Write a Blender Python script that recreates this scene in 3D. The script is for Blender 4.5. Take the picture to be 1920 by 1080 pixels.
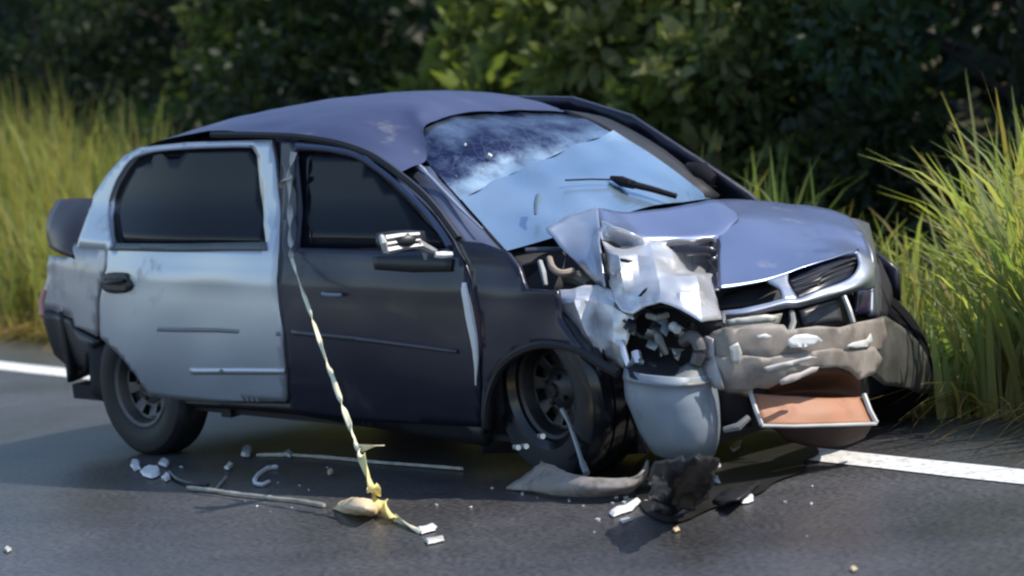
import bpy, bmesh, math, random
import numpy as np
from mathutils import Vector, Matrix, Euler, noise
from mathutils.geometry import delaunay_2d_cdt

for o in list(bpy.data.objects):
    bpy.data.objects.remove(o, do_unlink=True)
scene = bpy.context.scene
COL = scene.collection
rnd = random.Random(7)
nrng = np.random.default_rng(11)

# ------------------------------------------------------------------ camera
YAW, PITCH, ROLL = 2.380093435111221, 0.07786846015049702, 0.08826010912827634
CAM = Vector((9.012417645956074, -7.265576158225093, 1.4059734072481045))
FPX = 5187.4
fwd = Vector((math.cos(PITCH) * math.cos(YAW), math.cos(PITCH) * math.sin(YAW), -math.sin(PITCH)))
r0 = Vector((math.sin(YAW), -math.cos(YAW), 0))
d0 = fwd.cross(r0)
right = math.cos(ROLL) * r0 + math.sin(ROLL) * d0
down = -math.sin(ROLL) * r0 + math.cos(ROLL) * d0
cam_data = bpy.data.cameras.new('camera')
cam_data.sensor_width = 36
cam_data.lens = 36 * FPX / 1920
cam_data.clip_start = 0.1
cam_data.clip_end = 2000
cam = bpy.data.objects.new('camera', cam_data)
COL.objects.link(cam)
cam.matrix_world = Matrix((
    (right.x, -down.x, -fwd.x, CAM.x),
    (right.y, -down.y, -fwd.y, CAM.y),
    (right.z, -down.z, -fwd.z, CAM.z),
    (0, 0, 0, 1)))
scene.camera = cam
cam_data.dof.use_dof = True
cam_data.dof.focus_distance = 9.4
cam_data.dof.aperture_fstop = 2.6

# ------------------------------------------------------------------ light
SUN_AZ, SUN_EL = math.radians(43), math.radians(51)
sdir = Vector((math.cos(SUN_EL) * math.cos(SUN_AZ), math.cos(SUN_EL) * math.sin(SUN_AZ), math.sin(SUN_EL)))
world = bpy.data.worlds.new('World')
scene.world = world
world.use_nodes = True
wn = world.node_tree.nodes
bg = wn['Background']
sky = wn.new('ShaderNodeTexSky')
sky.sky_type = 'NISHITA'
sky.sun_disc = False
sky.sun_elevation = SUN_EL
sky.sun_rotation = math.pi / 2 - SUN_AZ
sky.air_density = 1.0
sky.dust_density = 0.6
sky.ozone_density = 1.6
world.node_tree.links.new(sky.outputs['Color'], bg.inputs['Color'])
bg.inputs['Strength'].default_value = 0.14
sl = bpy.data.lights.new('sun', 'SUN')
sl.energy = 3.3
sl.angle = math.radians(0.5)
sl.color = (1.0, 0.93, 0.82)
sun = bpy.data.objects.new('sun', sl)
COL.objects.link(sun)
sun.rotation_euler = sdir.to_track_quat('Z', 'Y').to_euler()
sun.location = sdir * 60
scene.view_settings.view_transform = 'Standard'
scene.view_settings.look = 'None'
scene.view_settings.exposure = 0.72
scene.view_settings.gamma = 1.0
scene.view_settings.use_curve_mapping = False
scene.render.engine = 'CYCLES'
scene.cycles.filter_width = 2.3
scene.cycles.max_bounces = 6
scene.cycles.transparent_max_bounces = 12


# ------------------------------------------------------------------ helpers
def tag(o, label=None, cat=None, group=None, kind=None):
    if label: o['label'] = label
    if cat: o['category'] = cat
    if group: o['group'] = group
    if kind: o['kind'] = kind
    return o


def link(name, me, mat=None, parent=None):
    o = bpy.data.objects.new(name, me)
    COL.objects.link(o)
    if mat is not None:
        me.materials.append(mat)
    if parent is not None:
        o.parent = parent
    return o


def empty(name, loc=(0, 0, 0), rot=(0, 0, 0)):
    o = bpy.data.objects.new(name, None)
    o.empty_display_size = 0.2
    COL.objects.link(o)
    o.location = loc
    o.rotation_euler = rot
    return o


def mesh_obj(name, verts, faces, mat, parent=None, smooth=True):
    me = bpy.data.meshes.new(name)
    me.from_pydata([tuple(v) for v in verts], [], faces)
    me.validate()
    if smooth:
        me.polygons.foreach_set('use_smooth', [True] * len(me.polygons))
    me.update()
    return link(name, me, mat, parent)


def solid(o, t, offset=-1):
    m = o.modifiers.new('thickness', 'SOLIDIFY')
    m.thickness = t
    m.offset = offset
    m.use_even_offset = False
    return o


def auto_smooth(o, ang=40):
    me = o.data
    bm = bmesh.new()
    bm.from_mesh(me)
    for e in bm.edges:
        e.smooth = e.calc_face_angle(0) < math.radians(ang)
    bm.to_mesh(me)
    bm.free()
    return o


class MB:
    def __init__(s):
        s.v, s.f = [], []

    def add(s, v, f):
        n = len(s.v)
        s.v += [tuple(p) for p in v]
        s.f += [tuple(i + n for i in q) for q in f]

    def box(s, c, size, rot=(0, 0, 0), taper=1.0):
        R = Euler(rot).to_matrix()
        hx, hy, hz = [a / 2 for a in size]
        v = []
        for z in (-hz, hz):
            k = 1.0 if z < 0 else taper
            for x, y in ((-hx, -hy), (hx, -hy), (hx, hy), (-hx, hy)):
                v.append(Vector(c) + R @ Vector((x * k, y * k, z)))
        s.add(v, [(3, 2, 1, 0), (4, 5, 6, 7), (0, 1, 5, 4), (1, 2, 6, 5), (2, 3, 7, 6), (3, 0, 4, 7)])

    def tube(s, pts, rad, n=8, cap=True):
        pts = [Vector(p) for p in pts]
        if not hasattr(rad, '__len__'):
            rad = [rad] * len(pts)
        rings = []
        up = Vector((0.13, 0.21, 1)).normalized()
        for i, p in enumerate(pts):
            t = (pts[min(i + 1, len(pts) - 1)] - pts[max(i - 1, 0)]).normalized()
            a = t.cross(up)
            if a.length < 1e-3:
                a = t.cross(Vector((1, 0, 0)))
            a.normalize()
            b = t.cross(a)
            rings.append([p + rad[i] * (math.cos(2 * math.pi * k / n) * a + math.sin(2 * math.pi * k / n) * b) for k in range(n)])
        v = [q for r in rings for q in r]
        f = []
        for i in range(len(pts) - 1):
            for k in range(n):
                k2 = (k + 1) % n
                f.append((i * n + k, i * n + k2, (i + 1) * n + k2, (i + 1) * n + k))
        if cap:
            f.append(tuple(range(n - 1, -1, -1)))
            f.append(tuple((len(pts) - 1) * n + k for k in range(n)))
        s.add(v, f)

    def lathe(s, prof, n=40, axis='y', closed=False):
        """prof: list of (r, h) about the axis"""
        v = []
        for r, h in prof:
            for k in range(n):
                a = 2 * math.pi * k / n
                if axis == 'y':
                    v.append((r * math.cos(a), h, r * math.sin(a)))
                else:
                    v.append((r * math.cos(a), r * math.sin(a), h))
        f = []
        m = len(prof)
        for i in range(m if closed else m - 1):
            j = (i + 1) % m
            for k in range(n):
                k2 = (k + 1) % n
                f.append((i * n + k, i * n + k2, j * n + k2, j * n + k))
        s.add(v, f)

    def build(s, name, mat, parent=None, smooth=True, sharp=40):
        o = mesh_obj(name, s.v, s.f, mat, parent, smooth)
        if smooth:
            auto_smooth(o, sharp)
        return o


def chaikin(p, it=2, closed=True):
    p = [Vector(q) for q in p]
    for _ in range(it):
        out = []
        n = len(p)
        for i in range(n if closed else n - 1):
            a, b = p[i], p[(i + 1) % n]
            out += [a * 0.75 + b * 0.25, a * 0.25 + b * 0.75]
        if not closed:
            out = [p[0]] + out + [p[-1]]
        p = out
    return p


def catmull(p, k=6):
    """smooth curve through points"""
    p = [np.array(q, float) for q in p]
    out = []
    for i in range(len(p) - 1):
        a = p[i - 1] if i > 0 else 2 * p[0] - p[1]
        b, c = p[i], p[i + 1]
        d = p[i + 2] if i + 2 < len(p) else 2 * p[-1] - p[-2]
        for j in range(k):
            t = j / k
            out.append(0.5 * (2 * b + (c - a) * t + (2 * a - 5 * b + 4 * c - d) * t * t + (-a + 3 * b - 3 * c + d) * t ** 3))
    out.append(p[-1])
    return out


# ------------------------------------------------------------------ materials
def mat_new(name):
    m = bpy.data.materials.new(name)
    m.use_nodes = True
    return m, m.node_tree.nodes, m.node_tree.links, m.node_tree.nodes['Principled BSDF']


def surf(name, color, rough=0.5, metal=0.0, coat=0.0, var=0.15, scale=6.0, dirt=None, dirt_amt=0.0, dirt_scale=3.0,
         bump=0.0, bump_scale=40.0, spec=0.5, rough_var=0.1, dirt_rough=0.85, coat_rough=0.06):
    m, n, l, p = mat_new(name)
    tc = n.new('ShaderNodeTexCoord')
    nz = n.new('ShaderNodeTexNoise')
    nz.inputs['Scale'].default_value = scale
    nz.inputs['Detail'].default_value = 6
    l.new(tc.outputs['Object'], nz.inputs['Vector'])
    ramp = n.new('ShaderNodeValToRGB')
    c = color
    ramp.color_ramp.elements[0].position = 0.3
    ramp.color_ramp.elements[1].position = 0.7
    ramp.color_ramp.elements[0].color = tuple(x * (1 - var) for x in c) + (1,)
    ramp.color_ramp.elements[1].color = tuple(min(1, x * (1 + var)) for x in c) + (1,)
    l.new(nz.outputs['Fac'], ramp.inputs['Fac'])
    colout = ramp.outputs['Color']
    rr = n.new('ShaderNodeMapRange')
    rr.inputs['To Min'].default_value = max(0.02, rough - rough_var)
    rr.inputs['To Max'].default_value = min(1, rough + rough_var)
    l.new(nz.outputs['Fac'], rr.inputs['Value'])
    rout = rr.outputs['Result']
    if dirt is not None:
        n2 = n.new('ShaderNodeTexNoise')
        n2.inputs['Scale'].default_value = dirt_scale
        n2.inputs['Detail'].default_value = 8
        n2.inputs['Roughness'].default_value = 0.65
        l.new(tc.outputs['Object'], n2.inputs['Vector'])
        mr = n.new('ShaderNodeMapRange')
        mr.inputs['From Min'].default_value = 0.62 - 0.35 * dirt_amt
        mr.inputs['From Max'].default_value = 0.80 - 0.35 * dirt_amt
        mr.inputs['To Max'].default_value = 0.9
        l.new(n2.outputs['Fac'], mr.inputs['Value'])
        mx = n.new('ShaderNodeMixRGB')
        mx.inputs['Color2'].default_value = tuple(dirt) + (1,)
        l.new(mr.outputs['Result'], mx.inputs['Fac'])
        l.new(colout, mx.inputs['Color1'])
        colout = mx.outputs['Color']
        m2 = n.new('ShaderNodeMath'); m2.operation = 'MULTIPLY'
        m2.inputs[1].default_value = 1.0
        mm = n.new('ShaderNodeMixRGB')
        mm.inputs['Color2'].default_value = (dirt_rough,) * 3 + (1,)
        l.new(mr.outputs['Result'], mm.inputs['Fac'])
        l.new(rout, mm.inputs['Color1'])
        rout = mm.outputs['Color']
        if metal > 0:
            im = n.new('ShaderNodeMapRange')
            im.inputs['To Min'].default_value = metal
            im.inputs['To Max'].default_value = 0.0
            l.new(mr.outputs['Result'], im.inputs['Value'])
            l.new(im.outputs['Result'], p.inputs['Metallic'])
    l.new(colout, p.inputs['Base Color'])
    l.new(rout, p.inputs['Roughness'])
    if not p.inputs['Metallic'].is_linked:
        p.inputs['Metallic'].default_value = metal
    p.inputs['Coat Weight'].default_value = coat
    p.inputs['Coat Roughness'].default_value = coat_rough
    p.inputs['Specular IOR Level'].default_value = spec
    if bump > 0:
        n3 = n.new('ShaderNodeTexNoise')
        n3.inputs['Scale'].default_value = bump_scale
        n3.inputs['Detail'].default_value = 5
        l.new(tc.outputs['Object'], n3.inputs['Vector'])
        b = n.new('ShaderNodeBump')
        b.inputs['Strength'].default_value = bump
        b.inputs['Distance'].default_value = 0.01
        l.new(n3.outputs['Fac'], b.inputs['Height'])
        l.new(b.outputs['Normal'], p.inputs['Normal'])
    return m


SILVER = surf('silver_paint', (0.46, 0.50, 0.58), 0.36, 0.75, 0.4, 0.05, 3, dirt=(0.20, 0.18, 0.16), dirt_amt=0.12, dirt_scale=5, bump=0.02, bump_scale=5)
SILVER_DOOR = surf('silver_door_paint', (0.50, 0.53, 0.58), 0.34, 0.6, 0.25, 0.03, 2, dirt=(0.25, 0.25, 0.25), dirt_amt=0.04, dirt_scale=4, bump=0.03, bump_scale=3)
ROOF_PAINT = surf('dark_roof_paint', (0.078, 0.098, 0.19), 0.48, 0.65, 0.0, 0.15, 2, dirt=(0.16, 0.16, 0.17), dirt_amt=0.05, dirt_scale=5, bump=0.02, bump_scale=4)  # darker copy of the car's paint for the whole roof
BLUE_PAINT = surf('blue_silver_paint', (0.225, 0.27, 0.43), 0.34, 0.75, 0.3, 0.06, 2, dirt=(0.16, 0.16, 0.17), dirt_amt=0.05, dirt_scale=5, bump=0.02, bump_scale=4)
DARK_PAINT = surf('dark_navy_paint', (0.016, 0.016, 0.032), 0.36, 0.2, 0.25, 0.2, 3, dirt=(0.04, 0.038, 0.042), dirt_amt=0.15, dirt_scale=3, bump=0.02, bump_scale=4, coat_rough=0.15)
PILLAR_PAINT = surf('pillar_paint', (0.11, 0.13, 0.20), 0.36, 0.6, 0.3, 0.1, 3)
CRUMPLE = surf('crumpled_silver', (0.66, 0.665, 0.69), 0.32, 0.6, 0.2, 0.16, 6, dirt=(0.30, 0.28, 0.27), dirt_amt=0.28, dirt_scale=7, bump=0.12, bump_scale=9)
BLACK = surf('black_plastic', (0.012, 0.012, 0.014), 0.45, 0, 0.0, 0.3, 8)
RUBBER = surf('tyre_rubber', (0.009, 0.009, 0.011), 0.6, 0, 0.0, 0.3, 8, dirt=(0.035, 0.032, 0.03), dirt_amt=0.15, dirt_scale=6)
TREAD = surf('tyre_worn', (0.009, 0.009, 0.012), 0.2, 0, 0.1, 0.3, 8)
STEEL = surf('steel_rim', (0.13, 0.125, 0.12), 0.42, 0.6, 0, 0.25, 9, dirt=(0.09, 0.075, 0.06), dirt_amt=0.3)
DARK_STEEL = surf('dark_steel', (0.02, 0.02, 0.022), 0.4, 0.5, 0, 0.3, 9, dirt=(0.025, 0.02, 0.018), dirt_amt=0.3)
STEEL_DULL = surf('dull_steel', (0.045, 0.044, 0.046), 0.4, 0.6, 0, 0.3, 9, dirt=(0.03, 0.025, 0.02), dirt_amt=0.25)
FLAT_RUBBER = surf('flat_rubber', (0.005, 0.005, 0.007), 0.9, 0, 0, 0.2, 8, spec=0.15)
BRIGHT = surf('bright_metal', (0.75, 0.75, 0.76), 0.25, 0.7, 0, 0.1, 9)
MUD = surf('muddy_bumper', (0.27, 0.235, 0.205), 0.6, 0.0, 0.0, 0.35, 7, dirt=(0.13, 0.105, 0.085), dirt_amt=0.42, dirt_scale=6, bump=0.15, bump_scale=30)
GREY_PLASTIC = surf('grey_plastic', (0.21, 0.25, 0.30), 0.42, 0, 0.15, 0.10, 4, dirt=(0.14, 0.15, 0.16), dirt_amt=0.12, dirt_scale=6)
GREY_MIRROR = surf('grey_mirror_shell', (0.33, 0.33, 0.34), 0.4, 0.1, 0.1, 0.15, 20)
ORANGE = surf('rust_orange', (0.38, 0.165, 0.085), 0.6, 0, 0, 0.12, 6, dirt=(0.30, 0.15, 0.09), dirt_amt=0.25, dirt_scale=8)
RUST = surf('rust_brown', (0.13, 0.055, 0.03), 0.75, 0, 0, 0.3, 7, dirt=(0.06, 0.03, 0.02), dirt_amt=0.3)
WHITE = surf('white_plastic', (0.72, 0.72, 0.71), 0.5, 0, 0, 0.08, 10)
PALE = surf('pale_plastic', (0.50, 0.50, 0.48), 0.5, 0, 0, 0.15, 10)
BEIGE = surf('beige_card', (0.62, 0.48, 0.30), 0.75, 0, 0, 0.12, 9)
FRAG = surf('torn_bumper', (0.26, 0.23, 0.205), 0.65, 0, 0, 0.25, 7, dirt=(0.12, 0.10, 0.09), dirt_amt=0.35, dirt_scale=9, bump=0.3, bump_scale=30)
TAN = surf('tan_hose', (0.28, 0.22, 0.17), 0.6, 0, 0, 0.2, 10)
ALU = surf('dirty_aluminium', (0.34, 0.34, 0.33), 0.5, 0.5, 0, 0.3, 12, dirt=(0.12, 0.11, 0.10), dirt_amt=0.4)
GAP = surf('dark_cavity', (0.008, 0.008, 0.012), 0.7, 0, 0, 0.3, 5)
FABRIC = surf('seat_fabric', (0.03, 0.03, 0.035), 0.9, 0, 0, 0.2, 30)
RED_LAMP = surf('tail_lamp_lens', (0.030, 0.010, 0.020), 0.35, 0, 0.0, 0.2, 6, spec=0.25)
TAPE = surf('tape_film', (0.74, 0.70, 0.50), 0.45, 0, 0, 0.12, 25)
TAPE_YELLOW = surf('tape_yellow', (0.72, 0.64, 0.26), 0.5, 0, 0, 0.15, 25)


def glass_dark(name, tint, trans):
    m, n, l, p = mat_new(name)
    p.inputs['Base Color'].default_value = tint + (1,)
    p.inputs['Roughness'].default_value = 0.08
    p.inputs['Specular IOR Level'].default_value = 0.22
    tr = n.new('ShaderNodeBsdfTransparent')
    tr.inputs['Color'].default_value = (0.55, 0.6, 0.62, 1)
    mx = n.new('ShaderNodeMixShader')
    mx.inputs['Fac'].default_value = trans
    l.new(p.outputs['BSDF'], mx.inputs[1])
    l.new(tr.outputs['BSDF'], mx.inputs[2])
    l.new(mx.outputs['Shader'], n['Material Output'].inputs['Surface'])
    return m


TINT = glass_dark('tinted_glass', (0.007, 0.008, 0.014), 0.20)


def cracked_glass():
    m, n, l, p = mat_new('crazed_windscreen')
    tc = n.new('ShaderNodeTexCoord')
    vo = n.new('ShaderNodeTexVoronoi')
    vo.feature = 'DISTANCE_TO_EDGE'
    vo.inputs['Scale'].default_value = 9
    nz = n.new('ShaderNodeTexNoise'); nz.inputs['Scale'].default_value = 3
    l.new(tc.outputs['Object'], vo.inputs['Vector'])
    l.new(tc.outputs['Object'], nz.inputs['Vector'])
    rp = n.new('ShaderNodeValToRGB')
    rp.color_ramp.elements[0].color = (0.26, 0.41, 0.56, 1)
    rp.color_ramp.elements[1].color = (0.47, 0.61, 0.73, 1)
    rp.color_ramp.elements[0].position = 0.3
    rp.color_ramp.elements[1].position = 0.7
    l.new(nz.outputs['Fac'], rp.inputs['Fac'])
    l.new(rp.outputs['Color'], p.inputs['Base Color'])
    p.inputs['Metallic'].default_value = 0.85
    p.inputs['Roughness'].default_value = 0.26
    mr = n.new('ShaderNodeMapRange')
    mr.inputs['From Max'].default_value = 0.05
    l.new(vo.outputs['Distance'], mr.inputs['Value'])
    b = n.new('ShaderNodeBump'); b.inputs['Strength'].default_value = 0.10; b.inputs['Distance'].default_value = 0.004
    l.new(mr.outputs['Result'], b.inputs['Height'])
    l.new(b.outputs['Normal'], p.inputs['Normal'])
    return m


WINDSCREEN = cracked_glass()


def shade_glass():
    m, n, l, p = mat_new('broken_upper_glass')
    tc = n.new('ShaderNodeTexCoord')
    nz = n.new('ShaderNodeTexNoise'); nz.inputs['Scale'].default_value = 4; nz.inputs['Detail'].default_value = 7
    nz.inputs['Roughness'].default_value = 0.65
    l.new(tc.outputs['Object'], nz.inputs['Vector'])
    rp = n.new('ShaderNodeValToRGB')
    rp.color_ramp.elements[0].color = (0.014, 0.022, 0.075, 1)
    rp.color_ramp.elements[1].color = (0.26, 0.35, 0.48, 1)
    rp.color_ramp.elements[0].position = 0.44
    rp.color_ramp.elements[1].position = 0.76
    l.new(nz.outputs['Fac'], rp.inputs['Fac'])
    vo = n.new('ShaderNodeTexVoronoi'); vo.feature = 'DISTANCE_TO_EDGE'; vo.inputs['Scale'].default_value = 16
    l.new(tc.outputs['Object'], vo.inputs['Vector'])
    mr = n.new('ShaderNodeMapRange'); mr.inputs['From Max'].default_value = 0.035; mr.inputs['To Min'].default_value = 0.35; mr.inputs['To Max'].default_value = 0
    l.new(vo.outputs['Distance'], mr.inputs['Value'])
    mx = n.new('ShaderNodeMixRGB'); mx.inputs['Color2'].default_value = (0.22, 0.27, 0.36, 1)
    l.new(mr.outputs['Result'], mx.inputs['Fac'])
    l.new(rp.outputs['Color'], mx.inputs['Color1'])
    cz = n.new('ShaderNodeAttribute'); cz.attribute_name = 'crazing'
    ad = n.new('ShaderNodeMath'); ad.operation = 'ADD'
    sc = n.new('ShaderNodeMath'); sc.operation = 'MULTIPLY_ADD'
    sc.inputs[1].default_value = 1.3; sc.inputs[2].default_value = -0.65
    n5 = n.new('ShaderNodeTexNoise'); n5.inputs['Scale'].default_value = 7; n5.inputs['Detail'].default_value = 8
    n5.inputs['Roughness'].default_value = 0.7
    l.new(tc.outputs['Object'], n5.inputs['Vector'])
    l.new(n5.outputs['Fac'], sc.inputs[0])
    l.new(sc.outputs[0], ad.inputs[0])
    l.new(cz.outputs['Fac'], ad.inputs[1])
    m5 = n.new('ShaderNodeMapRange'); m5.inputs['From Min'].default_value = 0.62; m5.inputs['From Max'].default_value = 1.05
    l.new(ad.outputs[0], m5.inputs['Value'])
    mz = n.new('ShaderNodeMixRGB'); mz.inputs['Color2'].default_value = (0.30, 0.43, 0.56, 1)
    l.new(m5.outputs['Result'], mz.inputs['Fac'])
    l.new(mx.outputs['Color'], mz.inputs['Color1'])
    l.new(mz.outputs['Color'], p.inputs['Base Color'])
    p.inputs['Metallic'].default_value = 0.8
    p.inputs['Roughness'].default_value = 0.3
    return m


SHADE = shade_glass()

# ------------------------------------------------------------------ setting
NV = Vector((0.195, 0.981, 0)).normalized()      # across the road, away from the camera
UV_ = Vector((0.981, -0.195, 0)).normalized()    # along the road


def rp(s, n, z=0.0):
    return Vector((0, 0, z)) + UV_ * s + NV * n


def terrain_z(s, n):
    z = -0.004
    if n > 2.0:
        t = n - 2.0
        z = -0.02 + 0.10 * noise.noise(Vector((s * 0.5, n * 0.5, 3))) * min(1, t)
        if n > 6:
            z += 0.22 * (n - 6) ** 1.1 if n < 40 else 0.22 * 34 ** 1.1
    if n < -9:
        z = -0.02 - 0.04 * min(12, -9 - n)
    return z


ss = list(np.concatenate([np.linspace(-600, -30, 10), np.linspace(-24, 24, 49), np.linspace(30, 600, 10)]))
nn = list(np.concatenate([np.linspace(-600, -30, 8), np.linspace(-20, -8, 6), [-7.6, 0, 1.35, 1.6, 2.0], np.linspace(2.4, 16, 35), np.linspace(18, 60, 8), np.linspace(100, 600, 5)]))
V, F = [], []
for s_ in ss:
    for n_ in nn:
        V.append(rp(s_, n_, terrain_z(s_, n_) - (0.02 if n_ < 1.5 else 0)))
for i in range(len(ss) - 1):
    for j in range(len(nn) - 1):
        a = i * len(nn) + j
        F.append((a, a + len(nn), a + len(nn) + 1, a + 1))


def soil_mat():
    m, n, l, p = mat_new('verge_soil')
    tc = n.new('ShaderNodeTexCoord')
    nz = n.new('ShaderNodeTexNoise'); nz.inputs['Scale'].default_value = 2.2; nz.inputs['Detail'].default_value = 9
    l.new(tc.outputs['Object'], nz.inputs['Vector'])
    r = n.new('ShaderNodeValToRGB')
    r.color_ramp.elements[0].color = (0.035, 0.045, 0.015, 1)
    r.color_ramp.elements[1].color = (0.12, 0.085, 0.045, 1)
    r.color_ramp.elements[0].position = 0.35
    r.color_ramp.elements[1].position = 0.7
    l.new(nz.outputs['Fac'], r.inputs['Fac'])
    l.new(r.outputs['Color'], p.inputs['Base Color'])
    p.inputs['Roughness'].default_value = 0.95
    b = n.new('ShaderNodeBump'); b.inputs['Strength'].default_value = 0.6; b.inputs['Distance'].default_value = 0.05
    n2 = n.new('ShaderNodeTexNoise'); n2.inputs['Scale'].default_value = 25; n2.inputs['Detail'].default_value = 6
    l.new(tc.outputs['Object'], n2.inputs['Vector'])
    l.new(n2.outputs['Fac'], b.inputs['Height'])
    l.new(b.outputs['Normal'], p.inputs['Normal'])
    return m


tag(mesh_obj('ground', V, F, soil_mat()), 'grassy verge and dark slope rising behind the road', kind='structure')


def asphalt_mat():
    m, n, l, p = mat_new('asphalt')
    tc = n.new('ShaderNodeTexCoord')
    n1 = n.new('ShaderNodeTexNoise'); n1.inputs['Scale'].default_value = 0.9; n1.inputs['Detail'].default_value = 7
    n2 = n.new('ShaderNodeTexNoise'); n2.inputs['Scale'].default_value = 48; n2.inputs['Detail'].default_value = 4
    n4 = n.new('ShaderNodeTexNoise'); n4.inputs['Scale'].default_value = 5; n4.inputs['Detail'].default_value = 6
    for q in (n1, n2, n4):
        l.new(tc.outputs['Object'], q.inputs['Vector'])
    r1 = n.new('ShaderNodeValToRGB')
    r1.color_ramp.elements[0].color = (0.040, 0.040, 0.042, 1)
    r1.color_ramp.elements[1].color = (0.074, 0.073, 0.077, 1)
    r1.color_ramp.elements[0].position = 0.32
    r1.color_ramp.elements[1].position = 0.68
    l.new(n1.outputs['Fac'], r1.inputs['Fac'])
    mx = n.new('ShaderNodeMixRGB'); mx.blend_type = 'MULTIPLY'; mx.inputs['Fac'].default_value = 0.8
    r2 = n.new('ShaderNodeValToRGB')
    r2.color_ramp.elements[0].color = (0.4, 0.4, 0.4, 1)
    r2.color_ramp.elements[1].color = (1.75, 1.75, 1.75, 1)
    r2.color_ramp.elements[0].position = 0.35
    r2.color_ramp.elements[1].position = 0.7
    l.new(n2.outputs['Fac'], r2.inputs['Fac'])
    l.new(r1.outputs['Color'], mx.inputs['Color1'])
    l.new(r2.outputs['Color'], mx.inputs['Color2'])
    mx2 = n.new('ShaderNodeMixRGB'); mx2.blend_type = 'MULTIPLY'; mx2.inputs['Fac'].default_value = 0.95
    r4 = n.new('ShaderNodeValToRGB')
    r4.color_ramp.elements[0].color = (0.6, 0.6, 0.6, 1)
    r4.color_ramp.elements[1].color = (1.3, 1.28, 1.26, 1)
    l.new(n4.outputs['Fac'], r4.inputs['Fac'])
    l.new(mx.outputs['Color'], mx2.inputs['Color1'])
    l.new(r4.outputs['Color'], mx2.inputs['Color2'])
    l.new(mx2.outputs['Color'], p.inputs['Base Color'])
    rr = n.new('ShaderNodeMapRange'); rr.inputs['From Min'].default_value = 0.3; rr.inputs['From Max'].default_value = 0.7; rr.inputs['To Min'].default_value = 0.27; rr.inputs['To Max'].default_value = 0.46
    l.new(n1.outputs['Fac'], rr.inputs['Value'])
    l.new(rr.outputs['Result'], p.inputs['Roughness'])
    b = n.new('ShaderNodeBump'); b.inputs['Strength'].default_value = 0.45; b.inputs['Distance'].default_value = 0.006
    l.new(n2.outputs['Fac'], b.inputs['Height'])
    l.new(b.outputs['Normal'], p.inputs['Normal'])
    return m


# road sheet with an uneven verge-side edge
V, F = [], []
sl_ = list(np.concatenate([[-600, -200, -60], np.linspace(-25, 25, 160), [60, 200, 600]]))
for s_ in sl_:
    e = 1.42 + 0.10 * noise.noise(Vector((s_ * 0.8, 0, 1))) + 0.05 * noise.noise(Vector((s_ * 3.1, 0, 5)))
    for n_ in (-7.8, -4, 0, e):
        V.append(rp(s_, n_, 0))
for i in range(len(sl_) - 1):
    for j in range(3):
        a = i * 4 + j
        F.append((a, a + 4, a + 5, a + 1))
tag(mesh_obj('road', V, F, asphalt_mat()), 'dark grey asphalt road surface', kind='structure')


def line_mat():
    m, n, l, p = mat_new('road_paint')
    tc = n.new('ShaderNodeTexCoord')
    n1 = n.new('ShaderNodeTexNoise'); n1.inputs['Scale'].default_value = 35; n1.inputs['Detail'].default_value = 7
    l.new(tc.outputs['Object'], n1.inputs['Vector'])
    r = n.new('ShaderNodeValToRGB')
    r.color_ramp.elements[0].color = (0.35, 0.35, 0.34, 1)
    r.color_ramp.elements[1].color = (0.72, 0.72, 0.70, 1)
    r.color_ramp.elements[0].position = 0.3
    r.color_ramp.elements[1].position = 0.5
    l.new(n1.outputs['Fac'], r.inputs['Fac'])
    l.new(r.outputs['Color'], p.inputs['Base Color'])
    p.inputs['Roughness'].default_value = 0.6
    return m


V, F = [], []
for i, s_ in enumerate(sl_):
    for n_ in (0.435, 0.63):
        V.append(rp(s_, n_ + 0.008 * noise.noise(Vector((s_ * 4, n_ * 30, 2))), 0.004))
for i in range(len(sl_) - 1):
    a = i * 2
    F.append((a, a + 2, a + 3, a + 1))
tag(mesh_obj('road_edge_line', V, F, line_mat()), 'white painted edge line along the asphalt', kind='structure')


# ------------------------------------------------------------------ vegetation
def leaf_mat(name, attr=True, trans=0.35):
    m, n, l, p = mat_new(name)
    at_ = n.new('ShaderNodeAttribute'); at_.attribute_name = 'tint'
    l.new(at_.outputs['Color'], p.inputs['Base Color'])
    p.inputs['Roughness'].default_value = 0.55
    p.inputs['Specular IOR Level'].default_value = 0.3
    tr = n.new('ShaderNodeBsdfTranslucent')
    mu = n.new('ShaderNodeMixRGB'); mu.blend_type = 'MULTIPLY'; mu.inputs['Fac'].default_value = 1
    mu.inputs['Color2'].default_value = (1.5, 1.6, 0.7, 1)
    l.new(at_.outputs['Color'], mu.inputs['Color1'])
    l.new(mu.outputs['Color'], tr.inputs['Color'])
    mx = n.new('ShaderNodeMixShader'); mx.inputs['Fac'].default_value = trans
    l.new(p.outputs['BSDF'], mx.inputs[1])
    l.new(tr.outputs['BSDF'], mx.inputs[2])
    l.new(mx.outputs['Shader'], n['Material Output'].inputs['Surface'])
    return m


GRASS_M = leaf_mat('grass_blade', trans=0.5)
LEAF_M = leaf_mat('tree_leaf', trans=0.42)


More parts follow.
